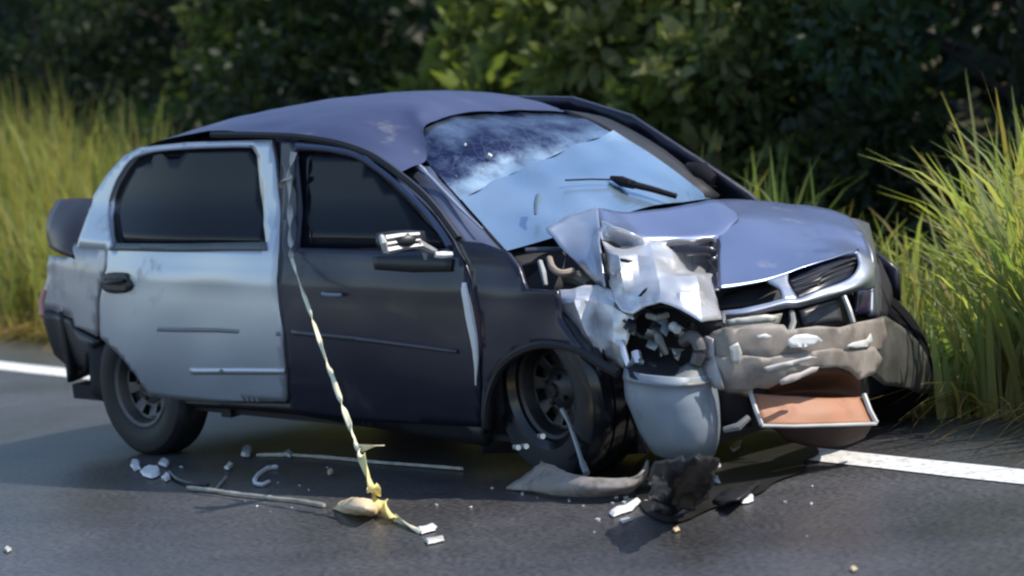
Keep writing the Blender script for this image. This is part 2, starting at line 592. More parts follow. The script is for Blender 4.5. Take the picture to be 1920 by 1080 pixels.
def ribbon_mesh(name, P, W, C, mat, parent=None):
    """P (N,K,3) centre lines, W (N,K,3) half-width vectors, C (N,3) colours"""
    N, K = P.shape[:2]
    co = np.empty((N, K, 2, 3))
    co[:, :, 0] = P - W
    co[:, :, 1] = P + W
    idx = np.arange(N * K * 2).reshape(N, K, 2)
    q = np.stack([idx[:, :-1, 0], idx[:, :-1, 1], idx[:, 1:, 1], idx[:, 1:, 0]], -1).reshape(-1, 4)
    me = bpy.data.meshes.new(name)
    me.vertices.add(N * K * 2)
    me.vertices.foreach_set('co', co.ravel())
    me.loops.add(q.size)
    me.loops.foreach_set('vertex_index', q.ravel().astype(np.int32))
    me.polygons.add(len(q))
    me.polygons.foreach_set('loop_start', np.arange(0, q.size, 4, dtype=np.int32))
    me.polygons.foreach_set('use_smooth', np.ones(len(q), bool))
    me.update(calc_edges=True)
    at_ = me.attributes.new('tint', 'FLOAT_COLOR', 'POINT')
    if C.ndim == 2:
        cc = np.repeat(C, K * 2, axis=0)
    else:
        cc = np.repeat(C.reshape(-1, 3), 2, axis=0)
    at_.data.foreach_set('color', np.concatenate([cc, np.ones((len(cc), 1))], 1).ravel())
    return link(name, me, mat, parent)


U3, N3 = np.array(UV_), np.array(NV)


def blades(base, h, lean, az, width, K=6, droop=1.0):
    """curved blades: base (N,3), heights, lean amount, azimuth"""
    N = len(base)
    t = np.linspace(0, 1, K)[None, :, None]
    dirv = np.stack([np.cos(az), np.sin(az), np.zeros(N)], 1)[:, None, :]
    ln = (lean * h)[:, None, None]
    hh = h[:, None, None]
    up = np.array([0, 0, 1.])[None, None, :]
    P = base[:, None, :] + dirv * ln * t ** 1.9 + up * hh * (t - droop * 0.5 * (lean[:, None, None]) * t ** 3)
    side_az = az + np.pi / 2 + nrng.normal(0, 0.5, N)
    sd = np.stack([np.cos(side_az), np.sin(side_az), np.zeros(N)], 1)[:, None, :]
    prof = (1 - t ** 2.2) * 0.95 + 0.05
    W = sd * width[:, None, None] * 0.5 * prof
    return P, W


def grass_field(name, N, sfn, nfn, hfn, greens, width=(0.011, 0.024), lean=(0.15, 0.7), clump=0.14, label='', dry=0.0, kind='stuff', K=6, shear=0.0):
    nc = N // 16
    cn = nfn(nc)
    cs = sfn(nc) - shear * (cn - 1.6)
    which = nrng.integers(0, nc, N)
    s_ = cs[which] + nrng.normal(0, clump, N)
    n_ = cn[which] + nrng.normal(0, clump, N)
    n_ = np.maximum(n_, 1.40 + 0.10 * np.sin(s_ * 2.3) + 0.06 * np.sin(s_ * 7.1))
    ch = nrng.uniform(0.75, 1.15, nc)[which]
    h = hfn(s_ + shear * (n_ - 1.6), n_) * ch * nrng.uniform(0.55, 1.08, N)
    z = np.array([terrain_z(a, b) for a, b in zip(s_, n_)]) - 0.01
    base = s_[:, None] * U3 + n_[:, None] * N3
    base[:, 2] = z
    az = nrng.uniform(0, 2 * np.pi, N)
    ln = nrng.uniform(lean[0], lean[1], N) ** 1.2
    P, W = blades(base, h, ln, az, nrng.uniform(width[0], width[1], N), K)
    g = np.array(greens)
    ctint = nrng.integers(0, len(g), nc)[which]
    own = nrng.integers(0, len(g), N)
    c = np.where((nrng.random(N) < 0.6)[:, None], g[ctint], g[own]) * nrng.uniform(0.75, 1.25, N)[:, None]
    # blades yellow towards the base and straw ones in between
    t = np.linspace(0, 1, K)[None, :, None]
    straw = np.array([0.38, 0.28, 0.10])
    f = np.clip(0.85 - 1.3 * t, 0, 1) * (0.3 + 0.7 * nrng.random(N))[:, None, None]
    isdry = (nrng.random(N) < dry)[:, None, None]
    f = np.where(isdry, 0.85, f)
    Cc = c[:, None, :] * (1 - f) + straw[None, None, :] * f
    o = ribbon_mesh(name, P, W, Cc, GRASS_M)
    tag(o, label, kind=kind)
    return o


GREENS = [(0.23, 0.28, 0.09), (0.29, 0.32, 0.11), (0.19, 0.25, 0.085), (0.35, 0.34, 0.15), (0.30, 0.32, 0.17)]
GREENS_L = [(0.22, 0.235, 0.065), (0.26, 0.26, 0.075), (0.18, 0.21, 0.06), (0.26, 0.24, 0.10)]


def uni(a, b):
    return lambda k: nrng.uniform(a, b, k)


def skew(a, b, p=1.6):
    return lambda k: a + (b - a) * nrng.random(k) ** p


def sstep(a, b, x):
    t = np.clip((x - a) / (b - a), 0, 1)
    return t * t * (3 - 2 * t)


# right of the car
grass_field('tall_grass', 3600, uni(1.45, 4.6), skew(1.5, 3.4), lambda t, n: 0.42 + 0.20 * np.clip(n - 1.5, 0, 1) + 0.60 * sstep(2.35, 2.85, t),
            GREENS, width=(0.018, 0.042), label='tall bright green grass beside the front of the car', dry=0.12, shear=1.19, lean=(0.1, 0.6))
# left, behind the rear of the car
grass_field('tall_grass', 13500, uni(-17.5, -4.7), skew(1.6, 4.0), lambda t, n: 0.62 + 0.55 * np.clip(n - 1.6, 0, 1.6) + 0.22 * sstep(-5.2, -6.4, t),
            GREENS_L, width=(0.014, 0.030), label='tall olive green grass behind the rear of the car', dry=0.14, shear=2.04, lean=(0.08, 0.5))
# thin stand behind the car
grass_field('tall_grass', 3400, uni(-5.5, 1.7), skew(2.0, 3.8), lambda t, n: 0.62 + 0.24 * np.clip(n - 1.5, 0, 2),
            [(0.13, 0.19, 0.05), (0.17, 0.22, 0.07), (0.22, 0.25, 0.11)], width=(0.016, 0.034), label='thinner grass standing directly behind the car', dry=0.08, shear=1.5, lean=(0.1, 0.7), clump=0.10)
# long arching culms that stand above the rest
grass_field('grass_stalks', 150, uni(-8, 4.5), skew(1.9, 3.6), lambda t, n: 0.95 + 0.12 * np.clip(n - 1.5, 0, 3),
            [(0.20, 0.24, 0.09), (0.24, 0.26, 0.11)], width=(0.016, 0.030), lean=(0.2, 0.8), label='long arching grass stalks rising above the verge', dry=0.15, K=8, shear=1.5)
# fallen straw at the foot of the verge
grass_field('dry_straw', 9000, uni(-12, 4.0), skew(1.30, 2.3, 1.2), lambda s, n: 0.20 + 0.30 * nrng.random(len(s)),
            [(0.36, 0.25, 0.09), (0.30, 0.17, 0.07), (0.42, 0.31, 0.13), (0.26, 0.22, 0.06)], lean=(0.9, 2.4), width=(0.008, 0.018), label='dry yellow straw lying along the asphalt edge', dry=0.5)


def bark():
    return surf('bark', (0.028, 0.022, 0.018), 0.9, 0, 0, 0.35, 8, bump=0.5, bump_scale=20)


BARK = bark()


def make_tree(s_, n_, h, rad, nleaf, greens, label, name='tree', leaf=(0.06, 0.12), low=0.02, seed=0, cat='tree', group='trees and shrubs beyond the verge', clumps=34):
    rr = np.random.default_rng(seed)
    base = rp(s_, n_, terrain_z(s_, n_) - 0.05)
    root = empty(name, base)
    tag(root, label, cat, group)
    tb = MB()
    top = Vector((rr.normal(0, 0.15), rr.normal(0, 0.15), h * 0.8))
    pts = [Vector((0, 0, 0)), top * 0.3 + Vector((rr.normal(0, .06), rr.normal(0, .06), 0)), top * 0.65 + Vector((rr.normal(0, .1), rr.normal(0, .1), 0)), top]
    r = 0.035 * h * 0.5 + 0.02
    tb.tube(pts, [r, r * 0.75, r * 0.5, r * 0.15], 8)
    for k in range(9):
        t = rr.uniform(0.15, 0.85)
        st = top * t
        a = rr.uniform(0, 2 * math.pi)
        e = st + Vector((math.cos(a), math.sin(a), rr.uniform(0.1, 0.8))) * rad * rr.uniform(0.5, 0.85)
        m_ = (st + e) / 2 + Vector((0, 0, 0.1 * rad))
        tb.tube([st, m_, e], [r * 0.4, r * 0.25, r * 0.08], 6)
    tb.build('trunk', BARK, root)
    # leaf clumps through the crown's volume
    cz = rr.uniform(low * h, h, clumps)
    f = np.sin(np.pi * np.clip((cz / h) * 0.72 + 0.24, 0, 1)) ** 0.6
    ca = rr.uniform(0, 2 * np.pi, clumps)
    cr = rad * f * np.sqrt(rr.uniform(0.15, 1, clumps))
    cc = np.stack([np.cos(ca) * cr, np.sin(ca) * cr, cz], 1)
    csz = rad * rr.uniform(0.20, 0.42, clumps)
    g = np.array(greens)
    ctint = g[rr.integers(0, len(g), clumps)] * rr.uniform(0.7, 1.3, clumps)[:, None]
    w = rr.integers(0, clumps, nleaf)
    d = rr.normal(0, 1, (nleaf, 3)); d /= np.linalg.norm(d, axis=1)[:, None]
    pos = cc[w] + d * (csz[w] * rr.uniform(0.35, 1.0, nleaf) ** 0.5)[:, None] * np.array([1, 1, 0.8])
    pos[:, 2] = np.maximum(pos[:, 2], 0.04)
    axis = d + rr.normal(0, 0.7, (nleaf, 3)) + np.array([0, 0, -0.35]); axis /= np.linalg.norm(axis, axis=1)[:, None]
    sidev = np.cross(axis, rr.normal(0, 1, (nleaf, 3))); sidev /= np.linalg.norm(sidev, axis=1)[:, None]
    nrm = np.cross(axis, sidev)
    L = rr.uniform(leaf[0], leaf[1], nleaf)
    K = 4
    t = np.linspace(0, 1, K)[None, :, None]
    P = pos[:, None, :] + axis[:, None, :] * L[:, None, None] * t + nrm[:, None, :] * (L * 0.22)[:, None, None] * t ** 2
    prof = np.array([0.15, 0.9, 0.8, 0.06])[None, :, None]
    W = sidev[:, None, :] * (L * rr.uniform(0.16, 0.28, nleaf))[:, None, None] * prof
    C = ctint[w] * rr.uniform(0.7, 1.35, nleaf)[:, None]
    ribbon_mesh('crown', P, W, C, LEAF_M, root)
    return root


G_DARK = [(0.028, 0.045, 0.022), (0.036, 0.054, 0.025), (0.023, 0.038, 0.022)]
G_MID = [(0.12, 0.145, 0.04), (0.15, 0.165, 0.055), (0.09, 0.115, 0.035), (0.22, 0.22, 0.10)]
G_DIM = [(0.06, 0.085, 0.024), (0.07, 0.095, 0.03), (0.045, 0.07, 0.026)]
G_COOL = [(0.022, 0.044, 0.026), (0.028, 0.050, 0.028)]
TREES = [
    # s, n, h, rad, leaves, palette, label
    (-20.5, 7.2, 3.7, 2.0, 7000, G_DARK, 'darkest tree at the far left edge above the olive grass'),
    (-17.6, 6.8, 3.5, 1.9, 8000, G_COOL, 'dark bluish tree second from the left edge above the olive grass'),
    (-14.8, 6.9, 3.6, 1.8, 8000, G_DARK, 'dark tree just left of the dim green bush'),
    (-11.2, 6.2, 2.4, 1.3, 9000, G_DIM, 'dim green bush above the rear window of the car'),
    (-9.6, 6.7, 3.6, 1.7, 8500, G_DARK, 'dark tree above the car roof peak between dim and bright bushes'),
    (-7.0, 6.0, 2.3, 1.05, 4800, G_MID, 'yellow green bush above the front half of the roof'),
    (-5.9, 5.8, 2.0, 1.0, 4800, G_MID, 'yellow green bush above the middle of the windscreen'),
    (-4.9, 5.9, 2.1, 0.95, 4800, G_MID, 'yellow green bush above the far windscreen pillar'),
    (-4.0, 6.1, 1.8, 0.9, 7000, G_DIM, 'low dim bush above the bonnet beside the bright bushes'),
    (-2.9, 6.9, 3.7, 1.8, 8500, G_DARK, 'dark tree above the front corner of the bonnet'),
    (-1.6, 6.7, 3.6, 1.7, 8500, G_COOL, 'dark bluish tree above the bright grass at the right'),
    (0.4, 6.9, 3.7, 1.8, 6000, G_DARK, 'dark tree at the right edge behind the tallest grass'),
]
for i, (s_, n_, h_, r_, nl, pal, lab) in enumerate(TREES):
    bush = pal is G_MID or pal is G_DIM
    make_tree(s_, n_, h_, r_, nl, pal, lab, seed=100 + i, leaf=(0.11, 0.24) if pal is G_MID else (0.07, 0.14), name='bush' if bush else 'tree', cat='bush' if bush else 'tree',
              group='bushes beyond the verge' if bush else 'dark trees beyond the verge')


def wood_mass():
    """the closed far wood on the slope: reads as one dark mass"""
    N = 60000
    s_ = nrng.uniform(-75, 20, N)
    n_ = nrng.uniform(7.6, 11.5, N)
    zz = np.array([terrain_z(a, b) for a, b in zip(s_, n_)]) + 5.2 * nrng.random(N) ** 1.1
    keep = np.array([noise.noise(Vector((a * 0.9, b * 0.9, c * 0.9))) for a, b, c in zip(s_, n_, zz)]) > -0.25
    s_, n_, zz = s_[keep], n_[keep], zz[keep]
    N = len(s_)
    pos = s_[:, None] * U3 + n_[:, None] * N3
    pos[:, 2] = zz
    axis = nrng.normal(0, 1, (N, 3)); axis /= np.linalg.norm(axis, axis=1)[:, None]
    sd = np.cross(axis, nrng.normal(0, 1, (N, 3))); sd /= np.linalg.norm(sd, axis=1)[:, None]
    L = nrng.uniform(0.22, 0.42, N)
    t = np.linspace(0, 1, 3)[None, :, None]
    P = pos[:, None, :] + axis[:, None, :] * L[:, None, None] * t
    W = sd[:, None, :] * (L * 0.28)[:, None, None] * np.array([0.2, 1, 0.1])[None, :, None]
    g = np.array(G_DARK + G_COOL)
    C = g[nrng.integers(0, len(g), N)] * nrng.uniform(0.6, 1.2, N)[:, None]
    o = ribbon_mesh('woodland', P, W, C, LEAF_M)
    tag(o, 'dark closed woodland on the slope behind everything', kind='stuff')


wood_mass()

# ------------------------------------------------------------------ the wrecked car
PI_, RO_, DZ = 0.03426002620027789, 0.060, -0.01
BM = Euler((RO_, PI_, 0)).to_matrix()
BT = Vector((0, 0, 0.28 + DZ)) - BM @ Vector((0, 0, 0.28))
car = empty('wrecked_car', BT, (RO_, PI_, 0))
tag(car, 'silver and navy hatchback with smashed front and crumpled bonnet across the white edge line', 'car')
CAR_M = Matrix.Translation(BT) @ BM.to_4x4()
CAR_I = CAR_M.inverted()
CB = CAR_I @ CAM


def ray(p, body=True):
    d = right * ((p[0] - 960) / FPX) + down * ((p[1] - 540) / FPX) + fwd
    return BM.transposed() @ d if body else d


def at(x, y, d):
    """survey point: image bearing and distance ahead of the camera, in the car's frame"""
    return CB + ray((x, y)) * d


def gat(x, y, z=0.0):
    """survey point on the road (or z above it), in the world"""
    d = ray((x, y), False)
    return CAM + d * ((z - CAM.z) / d.z)


def wat(x, y, dep):
    return CAM + ray((x, y), False) * dep


def clamp(v, a, b):
    return max(a, min(b, v))


def hw(x, z):
    y = .795 - .10 * clamp((x - 2.0) / 1.2, 0, 1) ** 2 - .13 * clamp((.4 - x) / .95, 0, 1.2) ** 2
    if z <= .9:
        y -= .035 * ((z - .60) / .30) ** 2 if z > .60 else .055 * ((z - .60) / .30) ** 2
        # waist crease and door-skin relief
        y += 0.006 * math.exp(-((z - 0.80) / 0.03) ** 2)
    else:
        y -= .035 + .2 * (z - .9) + .25 * min(z - .9, .15)
    return y


def sidept(p, off=0.0):
    d = ray(p)
    y = -.75
    for _ in range(30):
        X = CB + d * ((y - CB.y) / d.y)
        y = -hw(X.x, X.z) - off
    return (X.x, X.z)


def S(*pts):
    return [sidept(p) for p in pts]


def side_surf(off=0.0, sgn=-1):
    return lambda u, v: Vector((u, sgn * (hw(u, v) + off), v))


def in_poly(x, y, poly):
    c = False
    n = len(poly)
    for i in range(n):
        x1, y1 = poly[i][0], poly[i][1]
        x2, y2 = poly[(i + 1) % n][0], poly[(i + 1) % n][1]
        if (y1 > y) != (y2 > y) and x < (x2 - x1) * (y - y1) / (y2 - y1) + x1:
            c = not c
    return c


def panel(name, outline, fn, mat, parent, res=0.035, holes=(), thick=0.012, toward=None, noise_amp=0.0, noise_scale=4.0):
    """a sheet cut to an outline in the surface's own two coordinates, then laid on the surface"""
    def dens(poly):
        out = []
        n = len(poly)
        for i in range(n):
            a, b = Vector(poly[i][:2]), Vector(poly[(i + 1) % n][:2])
            k = max(1, int((b - a).length / res))
            for j in range(k):
                out.append(a.lerp(b, j / k))
        return out
    loops = [dens(outline)] + [dens(h) for h in holes]
    pts, edges = [], []
    for lp in loops:
        b = len(pts)
        pts += lp
        edges += [(b + i, b + (i + 1) % len(lp)) for i in range(len(lp))]
    xs = [p[0] for p in loops[0]]; ys = [p[1] for p in loops[0]]
    jx = min(xs)
    while jx < max(xs):
        jy = min(ys)
        while jy < max(ys):
            if in_poly(jx, jy, loops[0]) and not any(in_poly(jx, jy, h) for h in loops[1:]):
                if min((Vector((jx, jy)) - q).length for lp in loops for q in lp) > res * 0.45:
                    pts.append(Vector((jx, jy)))
            jy += res
        jx += res
    vs, es, fs, *_ = delaunay_2d_cdt(pts, edges, [], 0, 1e-6)
    faces = []
    for f in fs:
        cx = sum(vs[i].x for i in f) / 3
        cy = sum(vs[i].y for i in f) / 3
        if in_poly(cx, cy, loops[0]) and not any(in_poly(cx, cy, h) for h in loops[1:]):
            faces.append(tuple(f))
    co = [fn(v.x, v.y) for v in vs]
    if noise_amp:
        co = [c + Vector((0, -1, 0)) * noise_amp * noise.noise(c * noise_scale) for c in co]
    return finish(name, co, faces, mat, parent, thick, toward)


def finish(name, co, faces, mat, parent, thick, toward=None):
    o = mesh_obj(name, co, faces, mat, parent)
    me = o.data
    tw = Vector(toward) if toward is not None else CB - Vector(co[len(co) // 2])
    s = sum((p.normal.dot(tw)) * p.area for p in me.polygons)
    if s < 0:
        me.flip_normals()
    if thick:
        solid(o, thick)
    return o


def patch(name, rows, mat, parent, k=5, lin=0.4, amp=0.0, sc=8.0, thick=0.006, toward=None, seed=0.0, crease=0):
    """sheet through a grid of points; lin mixes creased and smooth"""
    R = np.array([[tuple(p) for p in r] for r in rows], float)

    def refine(A):
        out_s, out_l = [], []
        n = len(A)
        for i in range(n - 1):
            a = A[i - 1] if i > 0 else 2 * A[0] - A[1]
            b, c = A[i], A[i + 1]
            d = A[i + 2] if i + 2 < n else 2 * A[-1] - A[-2]
            for j in range(k):
                t = j / k
                out_s.append(0.5 * (2 * b + (c - a) * t + (2 * a - 5 * b + 4 * c - d) * t * t + (-a + 3 * b - 3 * c + d) * t ** 3))
                out_l.append(b * (1 - t) + c * t)
        out_s.append(A[-1]); out_l.append(A[-1])
        return (1 - lin) * np.array(out_s) + lin * np.array(out_l)
    G = refine(R)
    G = refine(G.transpose(1, 0, 2)).transpose(1, 0, 2)
    m, n = G.shape[:2]
    if amp:
        gu = np.gradient(G, axis=0); gv = np.gradient(G, axis=1)
        nm = np.cross(gu, gv)
        nm /= np.linalg.norm(nm, axis=2)[:, :, None] + 1e-9
        for i in range(m):
            for j in range(n):
                q = Vector(G[i, j]) * sc + Vector((seed, seed * 2, 0))
                v = abs(noise.noise(q)) * 1.6 - 0.4 + 0.5 * noise.noise(q * 2.3)
                G[i, j] += nm[i, j] * amp * v
    co = [Vector(G[i, j]) for i in range(m) for j in range(n)]
    F_ = [(i * n + j, i * n + j + 1, (i + 1) * n + j + 1, (i + 1) * n + j) for i in range(m - 1) for j in range(n - 1)]
    o = finish(name, co, F_, mat, parent, thick, toward)
    if len(o.data.vertices) == m * n:
        o.data.attributes.new('crazing', 'FLOAT', 'POINT').data.foreach_set('value', np.repeat(np.linspace(0, 1, m), n))
    if crease:
        auto_smooth(o, crease)
    return o


def grid(*rows):
    return [[at(*p) for p in r] for r in rows]


BX = [1300, 1320, 1365, 1455, 1545, 1600, 1655, 1700, 1750]
BD = [9.10, 9.03, 8.95, 9.00, 9.09, 9.22, 9.44, 9.72, 10.02]


def fascia(off=0.0, bulge=0.03, yc=655.0, wave=0.0, sd=0.0):
    def fn(u, v):
        x, y = u * 1000, v * 1000
        d = float(np.interp(x, BX, BD)) + off + bulge * ((y - yc) / 45) ** 2
        d += wave * (noise.noise(Vector((x * 0.022, y * 0.022, sd))) + 0.5 * noise.noise(Vector((x * 0.06, y * 0.06, sd + 4))))
        return at(x, y, d)
    return fn


def cut(name, outline, fn, mat, parent, res=0.011, thick=0.012):
    return panel(name, [(x / 1000, y / 1000) for x, y in outline], fn, mat, parent, res=res, thick=thick)


OUT = (0, -1, 0)
# --- rear door, rear quarter
WIN_R = S((257, 295), (292, 283), (355, 278), (440, 275), (476, 276), (486, 292), (493, 355), (499, 421), (503, 452), (504, 463), (360, 464), (218, 463), (213, 440), (210, 405), (213, 370), (222, 345), (240, 315))
DOOR_R = S((150, 462), (166, 409), (180, 365), (205, 325), (235, 292), (267, 275), (355, 266), (440, 263), (508, 261), (516, 300), (522, 346), (526, 421), (524, 470), (523, 560), (532, 623), (538, 700), (540, 752),
           (400, 752), (330, 748), (284, 742), (272, 722), (258, 700), (235, 672), (213, 652), (190, 632), (190, 560), (205, 500), (205, 466))
rd = panel('rear_door', DOOR_R, side_surf(0.012), SILVER_DOOR, car, res=0.03, holes=[WIN_R], thick=0.03, toward=OUT, noise_amp=0.012, noise_scale=3)
rd['label'] = 'pale silver rear door with tinted window'
panel('window_pane', WIN_R, side_surf(-0.008), TINT, rd, res=0.06, thick=0.004, toward=OUT)
# lower trim strip of the window
panel('window_trim', S((218, 454), (360, 455), (502, 452), (506, 468), (360, 470), (206, 468)), side_surf(0.016), surf('weather_strip', (0.09, 0.11, 0.11), 0.4), rd, thick=0.012, toward=OUT)
# bright window frame edge
fb = MB()
fb.tube([side_surf(0.016)(*p) for p in catmull(S((218, 462), (212, 425), (211, 385), (221, 347), (238, 316), (258, 294), (295, 282), (360, 276), (440, 273), (474, 273)), 4)], 0.006, 6)
fb.build('window_frame', SILVER, rd)
# pressed line low on the door and the pale sill strip
panel('trim_strip', S((285, 612), (410, 614), (531, 621), (532, 629), (410, 622), (285, 620)), side_surf(0.014), surf('grey_moulding', (0.20, 0.21, 0.235), 0.5), rd, thick=0.01, toward=OUT)
panel('sill_strip', S((360, 690), (450, 689), (538, 690), (539, 701), (450, 701), (365, 701)), side_surf(0.018), SILVER_DOOR, rd, thick=0.014, toward=OUT)
HND = chaikin([Vector((p[0], p[1])) for p in S((193, 528), (203, 511), (228, 508), (248, 511), (246, 521), (258, 532), (250, 545), (225, 550), (203, 545))], 2)
panel('door_handle', HND, side_surf(0.022), BLACK, rd, res=0.02, thick=0.02, toward=OUT)
hb = MB()
a_, b_ = [side_surf(0.030)(*p) for p in S((208, 528), (244, 524))]
hb.tube([a_, (a_ + b_) / 2 + Vector((0, -0.012, 0)), b_], [0.006, 0.011, 0.007], 8)
hb.build('handle_grip', DARK_STEEL, rd)

QUART = S((146, 462), (202, 466), (200, 500), (185, 560), (185, 630), (160, 617), (142, 611), (140, 596), (110, 585), (80, 574), (84, 545), (92, 520), (96, 478), (131, 482), (144, 455))
q = panel('rear_quarter_panel', QUART, side_surf(0.010), surf('dusty_silver', (0.42, 0.41, 0.43), 0.4, 0.4, 0.3, 0.08, 4, dirt=(0.30, 0.20, 0.17), dirt_amt=0.3, dirt_scale=4), car, thick=0.02, toward=OUT)
panel('rear_bumper', S((80, 578), (110, 588), (138, 600), (142, 615), (186, 640), (174, 667), (168, 697), (130, 684), (107, 664), (88, 605)), side_surf(0.015), BLACK, car, thick=0.05, toward=OUT)
# tail lamp on the rear pillar
tl = grid([(108, 374, 11.75), (145, 372, 11.55), (186, 372, 11.34)],
          [(92, 400, 11.75), (132, 405, 11.52), (176, 405, 11.34)],
          [(86, 430, 11.72), (118, 440, 11.50), (160, 445, 11.36)],
          [(92, 464, 11.68), (110, 474, 11.50), (140, 486, 11.38)])
patch('tail_lamp', tl, RED_LAMP, car, k=4, lin=0, thick=0.03)
cb = MB()
cb.tube([at(84, 545, 11.62), at(78, 565, 11.6), at(78, 590, 11.6)], 0.012, 6)
cb.build('lamp_edge', surf('pale_red_lens', (0.55, 0.22, 0.17), 0.3, 0, 0.3), car)

# --- front door
WIN_F = S((556, 283), (585, 283), (618, 286), (666, 298), (713, 328), (758, 369), (796, 411), (820, 436), (838, 466), (690, 466), (559, 464))
FD = S((528, 262), (552, 265), (590, 266), (640, 275), (690, 295), (735, 328), (785, 372), (815, 402), (848, 450), (868, 490), (880, 527), (890, 603), (899, 660), (902, 720), (903, 800), (640, 788), (546, 772), (541, 700), (536, 620), (526, 560), (528, 470), (530, 421), (527, 346))
fd = panel('front_door', FD, side_surf(0.004), DARK_PAINT, car, res=0.03, holes=[WIN_F], thick=0.03, toward=OUT, noise_amp=0.010, noise_scale=3.5)
fd['label'] = 'dark navy front door with dark window'
panel('window_pane', WIN_F, side_surf(-0.012), TINT, fd, res=0.06, thick=0.004, toward=OUT)
fr = MB()
fr.tube([side_surf(0.008)(*p) for p in catmull(S((560, 273), (620, 278), (672, 290), (722, 322), (768, 362), (806, 402), (832, 438), (846, 462)), 4)], 0.011, 6)
fr.build('window_frame', PILLAR_PAINT, fd)
panel('trim_strip', S((552, 617), (700, 633), (860, 655), (861, 662), (700, 642), (552, 627)), side_surf(0.016), surf('door_moulding', (0.045, 0.045, 0.06), 0.3), fd, thick=0.014, toward=OUT)
hb = MB()
a_, b_ = [side_surf(0.02)(*p) for p in S((612, 549), (648, 551))]
hb.tube([a_, (a_ + b_) / 2 + Vector((0, -0.012, 0)), b_], [0.006, 0.008, 0.006], 8)
hb.build('door_handle', GREY_PLASTIC, fd)
# edge of the door standing open at the front, coloured white for sunlight
ed = MB()
ep = [side_surf(0.016)(*p) for p in catmull(S((877, 529), (881, 560), (889, 603), (896, 640), (899, 680), (898, 720)), 3)]
n_ = len(ep)
ed.tube(ep, [0.003 + 0.013 * math.sin(math.pi * min(1, (i + 1.5) / n_) ** 0.8) for i in range(n_)], 8)
ed.build('door_edge', WHITE, fd)
# inner pillar between the doors and gutter above
panel('centre_pillar', S((509, 261), (552, 263), (556, 470), (552, 560), (552, 760), (536, 760), (530, 623), (520, 560), (520, 469), (522, 421), (518, 346)), side_surf(-0.02), DARK_PAINT, car, thick=0.02, toward=OUT)
gb = MB()
gp = [side_surf(0.006)(*p) for p in catmull(S((400, 252), (450, 252), (500, 253), (550, 255), (600, 261), (648, 271), (700, 291), (752, 327), (796, 364), (828, 400), (862, 447)), 4)]
gb.tube(gp, 0.013, 6)
gb.build('roof_gutter', BLACK, car)

# --- sill and inner shell seen in the gaps
panel('sill', S((330, 752), (540, 758), (700, 772), (905, 800), (912, 838), (650, 795), (530, 774), (393, 765), (335, 760)), side_surf(-0.005), BLACK, car, thick=0.06, toward=OUT)
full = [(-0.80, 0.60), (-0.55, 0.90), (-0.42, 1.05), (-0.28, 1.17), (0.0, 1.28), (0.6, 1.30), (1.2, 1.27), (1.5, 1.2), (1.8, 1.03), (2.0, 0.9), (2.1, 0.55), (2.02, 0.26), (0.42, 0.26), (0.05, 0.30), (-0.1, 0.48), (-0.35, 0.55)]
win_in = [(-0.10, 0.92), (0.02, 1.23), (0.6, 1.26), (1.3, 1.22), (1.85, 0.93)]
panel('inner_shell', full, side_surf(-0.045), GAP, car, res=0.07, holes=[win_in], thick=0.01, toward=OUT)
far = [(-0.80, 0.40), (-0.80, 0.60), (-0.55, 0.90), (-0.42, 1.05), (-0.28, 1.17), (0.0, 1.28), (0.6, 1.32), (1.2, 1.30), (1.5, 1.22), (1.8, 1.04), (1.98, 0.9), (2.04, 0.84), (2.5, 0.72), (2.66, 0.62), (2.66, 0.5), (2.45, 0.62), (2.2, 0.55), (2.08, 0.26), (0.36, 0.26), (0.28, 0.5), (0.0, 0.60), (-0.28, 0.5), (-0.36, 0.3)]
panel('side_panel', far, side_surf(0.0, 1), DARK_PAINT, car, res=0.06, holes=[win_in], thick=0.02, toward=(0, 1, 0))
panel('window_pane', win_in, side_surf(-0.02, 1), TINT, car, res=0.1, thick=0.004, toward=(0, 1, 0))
# floor, firewall and wheel housings close the body
fl = MB()
fl.box((0.75, 0, 0.27), (2.7, 1.36, 0.06))
fl.box((2.06, 0, 0.56), (0.05, 1.34, 0.58))
fl.box((-0.30, 0, 0.56), (0.8, 1.10, 0.22))
fl.box((0.45, -0.35, 0.38), (0.06, 0.7, 0.3))
fl.build('floor_pan', GAP, car, smooth=False)
# tailgate
tg = [[Vector((-0.02, y * 0.60, 1.225 - 0.02 * y + 0.045 * (1 - y * y))) for y in (-1, -.5, 0, .5, 1)],
      [Vector((-0.35 - .05 * (1 - y * y), y * 0.59, 1.09 + 0.045 * (1 - y * y))) for y in (-1, -.5, 0, .5, 1)],
      [Vector((-0.55 - .06 * (1 - y * y), y * 0.61, 0.90)) for y in (-1, -.5, 0, .5, 1)],
      [Vector((-0.66 - .08 * (1 - y * y), y * 0.61, 0.62)) for y in (-1, -.5, 0, .5, 1)]]
tgo = patch('tailgate', tg, SILVER, car, k=4, lin=0.1, thick=0.01, toward=(-1, 0, 0.2))
rw = [[p + Vector((-0.012, 0, 0.008)) for p in tg[0][1:4]], [p + Vector((-0.015, 0, 0.01)) for p in tg[1][1:4]], [p + Vector((-0.012, 0, 0.01)) for p in tg[2][1:4]]]
patch('rear_window', rw, TINT, tgo, k=4, lin=0.1, thick=0.004, toward=(-1, 0, 0.2))
rb = [[Vector((-0.66 - .16 * (1 - y * y), y * 0.66, z)) for y in (-1, -.6, 0, .6, 1)] for z in (0.60, 0.45, 0.30)]
patch('rear_bumper', rb, BLACK, car, k=4, lin=0.0, thick=0.02, toward=(-1, 0, 0))

# --- roof: near rail to far rail, dented at the front
ROWS = []
